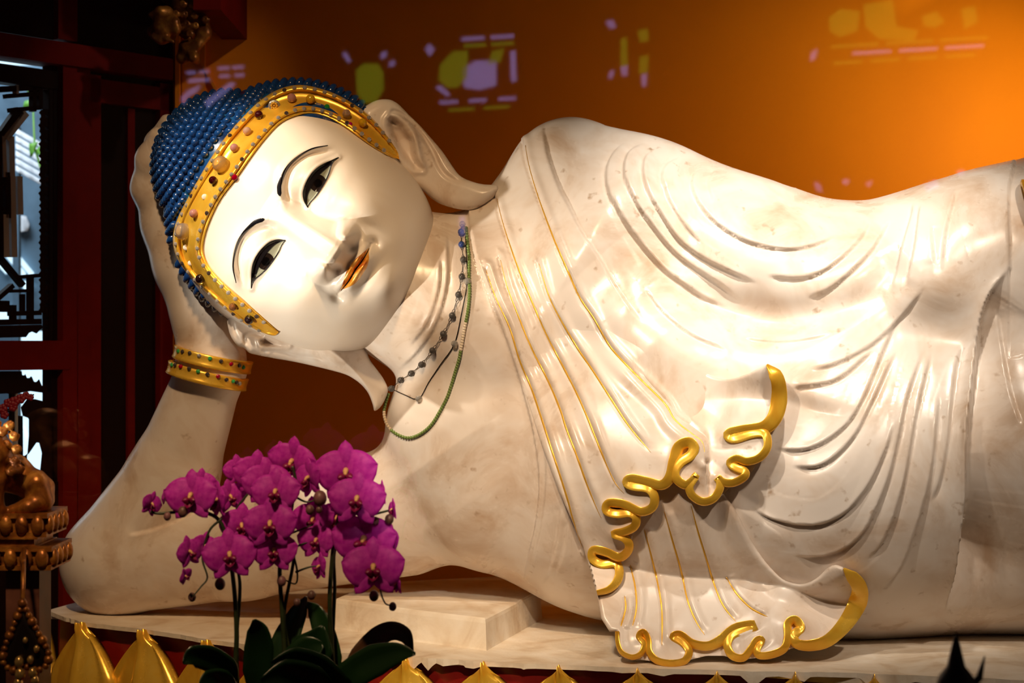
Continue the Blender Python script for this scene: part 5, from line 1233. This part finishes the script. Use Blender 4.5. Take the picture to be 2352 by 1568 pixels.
leaf(pB, [(1300, 1620), (1150, 1500), (1000, 1440), (860, 1450)], [30, 40, 34, 6], (DEP-.04, DEP-.14)); leaf(pB, [(980, 1700), (1000, 1560), (1040, 1440), (1110, 1360), (1180, 1330)], [40, 50, 46, 36, 6], (DEP-.02, DEP-.04))
leaf(pC, [(1240, 1620), (1350, 1520), (1500, 1430), (1640, 1385), (1745, 1390)], [22, 36, 38, 24, 3], (DEP-.03, DEP-.10)); leaf(pC, [(1290, 1560), (1400, 1400), (1510, 1290), (1600, 1250), (1680, 1280), (1730, 1385)], [10, 22, 24, 22, 18, 2], (DEP, DEP+.02), LEAFR)
leaf(pA, [(640, 1640), (560, 1560), (480, 1560), (420, 1600)], [14, 28, 26, 5], (DEP, DEP-.10)); leaf(pC, [(1200, 1660), (1100, 1570), (950, 1530), (800, 1560)], [30, 44, 40, 8], (DEP-.05, DEP-.16))
# ================================================================== carved figures and small things
def blob_mesh(chains, lo, hi, h, k=.02, carve=None, refine=0):
    """chains in photo px: list of [(px, py, y, r), ...]"""
    def fn(p):
        d = None
        for ch in chains:
            if len(ch) == 1: ch = [ch[0], (ch[0][0]+.5, ch[0][1], ch[0][2], ch[0][3])]
            for a, b in zip(ch[:-1], ch[1:]):
                e = cone_sd(p, q3(*a[:3]), q3(*b[:3]), a[3]/1000, b[3]/1000); d = e if d is None else smin(d, e, k)
        return d
    V, Qd = surface(field(fn), lo, hi, h, refine)
    N_ = grad(field(fn), V)
    if carve is not None: V = V+N_/np.maximum(np.linalg.norm(N_, axis=1), 1e-6)[:, None]*(carve(V)/1000)[:, None]
    W_ = Q2W(V); fn_ = np.cross(W_[Qd[:, 2]]-W_[Qd[:, 0]], W_[Qd[:, 3]]-W_[Qd[:, 1]])
    return W_, (Qd if (fn_*N_[Qd[:, 0]]).sum() > 0 else Qd[:, ::-1])
def swirl(cx, cy, y, r, tr, turns=1.4, n=16, hand=1):
    return [(cx+hand*r*(1-.7*k/n)*math.cos(turns*2*math.pi*k/n), cy+r*(1-.7*k/n)*math.sin(turns*2*math.pi*k/n), y-.004*k/n, tr*(1-.4*k/n)) for k in range(n+1)]
# gilded lion on a stepped lotus pedestal, in the foreground at the left edge
LY = -.80
lion = thing('gilded_lion_figure', 'carved gilt lion crouching on a lotus-moulded pedestal at the left edge', 'figurine', tuple(P(20, 1568, LY)))
body = [[(-40, 1090, LY, 46), (30, 1085, LY, 40), (80, 1120, LY, 34)], [(80, 1110, LY-.03, 30), (96, 1150, LY-.03, 22), (62, 1165, LY-.05, 16), (30, 1172, LY-.05, 14)], [(96, 1150, LY, 20), (104, 1180, LY, 14)],
        [(-10, 1100, LY-.05, 26), (-16, 1160, LY-.06, 20), (-5, 1190, LY-.06, 18)], [(-20, 1040, LY-.03, 52), (-40, 1000, LY-.03, 44)], [(92, 1095, LY, 10), (112, 1115, LY+.01, 8), (118, 1150, LY+.01, 6)]]
W_, F_ = blob_mesh(body, (-.09, LY-.15, -1.23), (.16, LY+.12, -.92), .0045, .02); obj('lion_body', W_, F_, M['carved_dark'], lion)
mane = []
for k, (x, y) in enumerate(((22, 975), (32, 1000), (38, 1030), (34, 1058), (6, 990), (14, 1020), (10, 1052), (-10, 970), (26, 1080), (44, 1075))): mane.append(swirl(x, y, LY-.06, 11, 4.2, 1.4, 10, 1 if k % 2 else -1))
W_, F_ = blob_mesh(mane, (-.06, LY-.12, -1.12), (.07, LY+.0, -.94), .003, .004); obj('mane', W_, F_, M['carved_dark'], lion)
def tier(name, px1, pt, pb, tilt=0, blocks=True):
    x0, x1 = P(-60, 0, LY).x, P(px1, 0, LY).x; z1, z0 = P(0, pt, LY-.06).z, P(0, pb, LY-.06).z; hm = (z1-z0)
    b = MB(); d = .07
    for (i0, za, zb) in ((0, z0, z0+hm*.2), (.006, z0+hm*.2, z1-hm*.2), (-.002, z1-hm*.2, z1)): b.box(x0, x1-i0, LY-d+i0, LY+d-i0, za, zb)
    o = b.build(name, M['carved_dark'], lion, False)
    if blocks:
        n = 6
        for k in range(n):
            xc = x1-.016-k*.0285
            v, f = ball((xc, LY-d-.001, (z0+z1)/2), .012, 10, 8, (1, .75, hm*.42/.012)); obj('moulding_petal', np.array(v), f, M['carved_dark'], lion)
        for k in range(4):
            v, f = ball((x1+.001, LY-d+.018+k*.034, (z0+z1)/2), .012, 8, 6, (.75, 1, hm*.42/.012)); obj('moulding_petal', np.array(v), f, M['carved_dark'], lion)
    return o
tier('upper_tier', 130, 1178, 1232); tier('neck_tier', 108, 1232, 1256, blocks=False); tier('lower_tier', 140, 1254, 1308)
BR = mottled('worn_red_brown_wood', [(.3, (.05, .012, .006)), (.7, (.16, .055, .03))], 12, 5, (.4, .6)); b = MB(); b.box(P(28, 0, LY).x, P(104, 0, LY).x, LY-.04, LY+.04, -1.2, P(0, 1304, LY).z); b.build('post', BR, lion, False)
# beaded teardrop pendant below it, nearer the viewer
PY = -1.05
pend = thing('beaded_pendant', 'dark teardrop hanging ornament edged with gold beads in the lower left corner', 'ornament', tuple(P(55, 1568, PY)))
poly = crom([(52, 1385), (70, 1420), (92, 1460), (112, 1500), (106, 1528), (80, 1540), (56, 1530), (32, 1540), (8, 1522), (10, 1490), (30, 1440)], 4)
v, f = sheet(poly, lambda a, c: PY-inflate(a, c, poly, 14, 20)[0]/1000, lambda a, c: PY+inflate(a, c, poly, 14, 20)[0]/1000, 4); obj('drop', v, f, simple('dark_filigree', (.02, .012, .008), .35, .5), pend)
for k in range(26):
    q = resample(np.vstack([poly, poly[:1]]), 27)[k]; v, f = ball(P(q[0], q[1], PY-.012), .0058 if k % 3 else .0085, 8, 6); obj('bead', np.array(v), f, M['carved_dark'], pend)
for (x, y, r) in ((44, 1520, 11), (46, 1548, 12), (70, 1515, 8), (75, 1545, 10), (80, 1562, 9), (58, 1470, 6), (84, 1490, 7), (42, 1570, 11)):
    v, f = ball(P(x, y, PY-.02), r/1000*.74, 10, 8, (1, 1, 1.3)); obj('bead', np.array(v), f, simple('bright_brass', (.75, .48, .16), .2, .7), pend)
v, f = tube([P(52, 1388, PY), P(54, 1300, PY+.05), P(56, 1260, PY+.16)], .004, 6); obj('cord', np.array(v), f, M['carved_dark'], pend)
# carved gilt lion bracket hanging from the beam at the top
TY = .62
br = thing('carved_beam_bracket', 'dark gilt carved lion bracket hanging at the top left', 'carving', tuple(P(420, 20, TY)))
ch = [[(430, -60, TY, 34), (428, 20, TY, 34), (432, 60, TY, 30)], [(378, 40, TY-.04, 26), (372, 66, TY-.05, 24)], [(352, 72, TY-.03, 14), (372, 88, TY-.05, 12), (394, 84, TY-.04, 11)], [(398, 52, TY-.06, 16), (404, 68, TY-.06, 13)],
      [(462, 48, TY-.02, 18), (470, 76, TY-.03, 15), (452, 104, TY-.04, 14)], [(432, 118, TY-.02, 28), (420, 132, TY-.02, 16)], [(444, 132, TY-.05, 12), (452, 142, TY-.03, 8)], [(350, 84, TY-.06, 5), (366, 94, TY-.06, 4)], [(384, 90, TY-.07, 5), (398, 96, TY-.07, 4)],
      [(346, 34, TY-.05, 6), (366, 24, TY-.06, 7), (384, 22, TY-.05, 6)]]
W_, F_ = blob_mesh(ch, (.30, TY-.14, -.17), (.50, TY+.08, .05), .0034, .012); obj('lion_mass', W_, F_, M['carved_dark'], br)
cs = [swirl(x, y, TY-.05, 9, 3, 1.3, 9, s) for x, y, s in ((420, 8, 1), (442, 10, -1), (424, 32, -1), (446, 34, 1), (430, 54, 1), (416, 60, -1), (448, 58, -1), (472, 44, 1), (436, 76, 1), (404, 30, 1))]
W_, F_ = blob_mesh(cs, (.37, TY-.10, -.11), (.50, TY+.02, .02), .0028, .003); obj('curls', W_, F_, M['carved_dark'], br)
beam = MB(); beam.box(P(482, 0, .80).x, P(542, 0, .80).x, .55, 1.0, P(0, 62, .80).z, 4.0); bo2 = structure(beam.build('trim_4', M['lacquer'], None, False)); bo2['label'] = 'dark red beam end at the top'
b = MB(); b.box(P(340, 0, .70).x, P(500, 0, .70).x, .52, .98, P(0, -30, .70).z, 4.0); structure(b.build('trim_5', M['lacquer_dark'], None, False))
# dark spiked candle stand in the right foreground
KY = -1.75
sp = thing('candle_spike', 'blurred dark metal spike standing at the lower right corner', 'candle holder', tuple(P(2200, 1568, KY)))
IR = simple('blue_grey_iron', (.035, .036, .045), .4, .5); c = P(2196, 1450, KY); m_ = MB()
def zz(py): return P(2196, py, KY).z-c.z
m_.lathe([(.0005, zz(1452)), (.004, zz(1470)), (.008, zz(1500)), (.012, zz(1530)), (.022, zz(1552)), (.026, zz(1575)), (.018, zz(1600)), (.018, -1.2-c.z)], 16, c); m_.build('shaft', IR, sp)
for a in (.2,):
    d = Vector((math.cos(a), math.sin(a), 0)); q = P(2196, 1580, KY); v, f = tube([q+d*.016, q+d*.032+Vector((0, 0, .012)), q+d*.040+Vector((0, 0, .04))], [.006, .005, .001], 6); obj('prong', np.array(v), f, IR, sp)
# red plum blossoms in front of the lower lattice light
pb = thing('red_blossom_twig', 'twig with small red blossoms in front of the lower lattice window', 'flowers', tuple(P(30, 930, .30)))
v, f = tube([P(-30, 960, .30), P(20, 940, .30), P(60, 912, .30), P(78, 906, .30)], .0022, 6); obj('twig', np.array(v), f, STEM, pb)
RB = simple('red_blossom', (.22, .003, .012), .5)
for (x, y, r) in ((6, 938, 10), (18, 925, 9), (34, 922, 11), (48, 915, 10), (60, 908, 8), (70, 912, 7), (10, 952, 9), (30, 935, 9), (2, 830, 6), (6, 336, 8)):
    if y < 900: continue
    fb = MB()
    for k in range(5):
        a = k*2*math.pi/5; fb.ball(P(x+r*.55*math.cos(a), y+r*.55*math.sin(a), .29), r*.0007, 6, 5, (1, .6, 1))
    fb.build('blossom', RB, pb)

# ================================================================== glass of the shrine and the hall windows it mirrors
GY = -.62
m, nt, bsdf = nodes('clear_case_glass'); N = nt.nodes.new; L = nt.links.new
tr = N('ShaderNodeBsdfTransparent'); tr.inputs[0].default_value = (.985, .985, .98, 1); gl = N('ShaderNodeBsdfGlossy'); gl.inputs['Roughness'].default_value = .018
fr_ = N('ShaderNodeFresnel'); fr_.inputs[0].default_value = 1.5; mx = N('ShaderNodeMixShader'); mx.inputs[0].default_value = .045; L(tr.outputs[0], mx.inputs[1]); L(gl.outputs[0], mx.inputs[2]); L(mx.outputs[0], nt.nodes['Material Output'].inputs[0])
b = MB(); b.box(-1.4, 4.2, GY-.003, GY+.003, -1.2, 4.0); g = b.build('window_1', m, None, False); structure(g); g['label'] = 'clear glass front of the shrine'
WY = -9.0; VY = 2*GY-WY
VIO = simple('violet_white_window_glow', (0, 0, 0), 1, emit=(.50, .42, 1.0), es=2.4); LIM = simple('sunlit_foliage_window_glow', (0, 0, 0), 1, emit=(.38, .60, .03), es=1.5)
b = MB(); b.box(-4, 6.5, WY-.3, WY-.06, -1.2, 4.0); wf = structure(b.build('wall_front', M['lacquer'], None, False))
def mirror_pt(px, py):
    q = P(px, py, VY); return (q.x, WY, q.z)
def pane(poly, mat, win):
    p = [mirror_pt(*q) for q in poly]; n = len(p); v = p+[(x, y-.03, z) for x, y, z in p]
    f = [tuple(range(n)), tuple(range(2*n-1, n-1, -1))]+[(i, (i+1) % n, (i+1) % n+n, i+n) for i in range(n)]; return obj('pane', np.array(v), f, mat, win, False)
def win(k, frame, panes):
    b = MB(); x0, y0, x1, y1 = frame; a = mirror_pt(x0, y1); c = mirror_pt(x1, y0); b.box(a[0], c[0], WY-.06, WY-.03, a[2], c[2]); w_ = structure(b.build('window_%d' % k, M['lacquer_dark'], None, False))
    for mat, poly in panes: pane(poly, mat, w_)
    return w_
def bars(x0, x1, y0, th, n, gap, slope=-.06):
    out = []; L_ = (x1-x0-gap*(n-1))/n
    for i in range(n):
        a = x0+i*(L_+gap); c = a+L_; out.append([(a, y0+slope*(a-x0)), (c, y0+slope*(c-x0)), (c, y0+th+slope*(c-x0)), (a, y0+th+slope*(a-x0))])
    return out
win(2, (960, 55, 1200, 275), [(VIO, p) for p in bars(1060, 1180, 86, 6, 2, 14)]+[(LIM, p) for p in bars(1065, 1180, 102, 6, 2, 12)]+[(LIM, [(1010, 150), (1040, 118), (1075, 116), (1072, 180), (1050, 200), (1028, 200), (1008, 185)]), (VIO, [(1062, 160), (1090, 140), (1140, 138), (1140, 195), (1100, 205), (1066, 200)]), (LIM, [(1130, 118), (1158, 110), (1150, 140), (1120, 150)]),
    (VIO, [(1172, 118), (1184, 116), (1186, 185), (1174, 187)]), (VIO, [(1000, 200), (1012, 196), (1034, 216), (1026, 220)]), (VIO, [(976, 112), (986, 100), (998, 112), (986, 128)])]+[(VIO, p) for p in bars(1010, 1185, 232, 6, 3, 26)]+[(LIM, p) for p in bars(1030, 1170, 250, 5, 2, 22)])
win(3, (780, 110, 915, 250), [(LIM, [(818, 160), (836, 146), (868, 146), (880, 165), (880, 205), (862, 235), (836, 236), (820, 215)]), (VIO, [(786, 124), (794, 118), (806, 138), (798, 142)]), (VIO, [(876, 122), (888, 116), (886, 130), (874, 134)]), (VIO, [(894, 142), (906, 138), (906, 148), (894, 152)])])
win(4, (1380, 25, 1510, 225), [(LIM, [(1426, 90), (1440, 84), (1442, 150), (1426, 152)]), (LIM, [(1466, 70), (1488, 66), (1490, 92), (1470, 96)]), (LIM, [(1470, 130), (1490, 126), (1488, 165), (1468, 168)]), (VIO, [(1392, 48), (1408, 46), (1414, 62), (1402, 64)]), (VIO, [(1426, 154), (1442, 150), (1440, 172), (1430, 172)]), (VIO, [(1400, 165), (1412, 160), (1406, 178), (1398, 180)]), (VIO, [(1474, 172), (1486, 168), (1484, 196), (1476, 198)])])
win(5, (1850, -60, 2310, 165), [(LIM, [(1905, 40), (1930, 20), (1975, 26), (1970, 70), (1930, 84), (1908, 70)]), (LIM, [(1985, 10), (2050, 0), (2060, 60), (2110, 70), (2100, 92), (2020, 88), (1990, 60)]), (LIM, [(2120, 36), (2150, 26), (2170, 50), (2150, 62), (2124, 58)]), (LIM, [(2210, 20), (2240, 14), (2246, 50), (2218, 66)])]+[(LIM, p) for p in bars(1910, 2270, 104, 5, 3, 18)]+[(VIO, p) for p in bars(1960, 2260, 120, 4, 3, 20)]+[(LIM, p) for p in bars(1915, 2240, 142, 5, 4, 20)]+[(VIO, [(1866, 118), (1878, 112), (1872, 134), (1862, 138)])])
win(6, (400, 140, 580, 320), [(VIO, p) for p in bars(428, 478, 164, 5, 2, 10)]+[(VIO, p) for p in bars(432, 480, 182, 6, 1, 10)]+[(VIO, p) for p in bars(500, 558, 154, 5, 2, 8)]+[(VIO, p) for p in bars(504, 560, 172, 5, 2, 12)]+[(VIO, [(416, 224), (434, 206), (460, 196), (452, 208), (430, 222), (420, 240)]), (VIO, [(470, 232), (530, 188), (540, 192), (505, 222), (474, 246)])])
win(7, (1860, 380, 2220, 500), [(VIO, [(1872, 418), (1884, 424), (1888, 440), (1878, 436)]), (VIO, [(1938, 412), (1950, 412), (1948, 422), (1938, 422)]), (VIO, [(1990, 420), (2004, 414), (1998, 428)]), (VIO, [(2124, 424), (2150, 412), (2158, 430), (2132, 440)]), (VIO, [(2200, 392), (2216, 390), (2214, 400), (2202, 402)])])
win(8, (1000, 470, 1090, 560), [(VIO, [(1055, 498), (1068, 496), (1068, 540), (1056, 542)])])
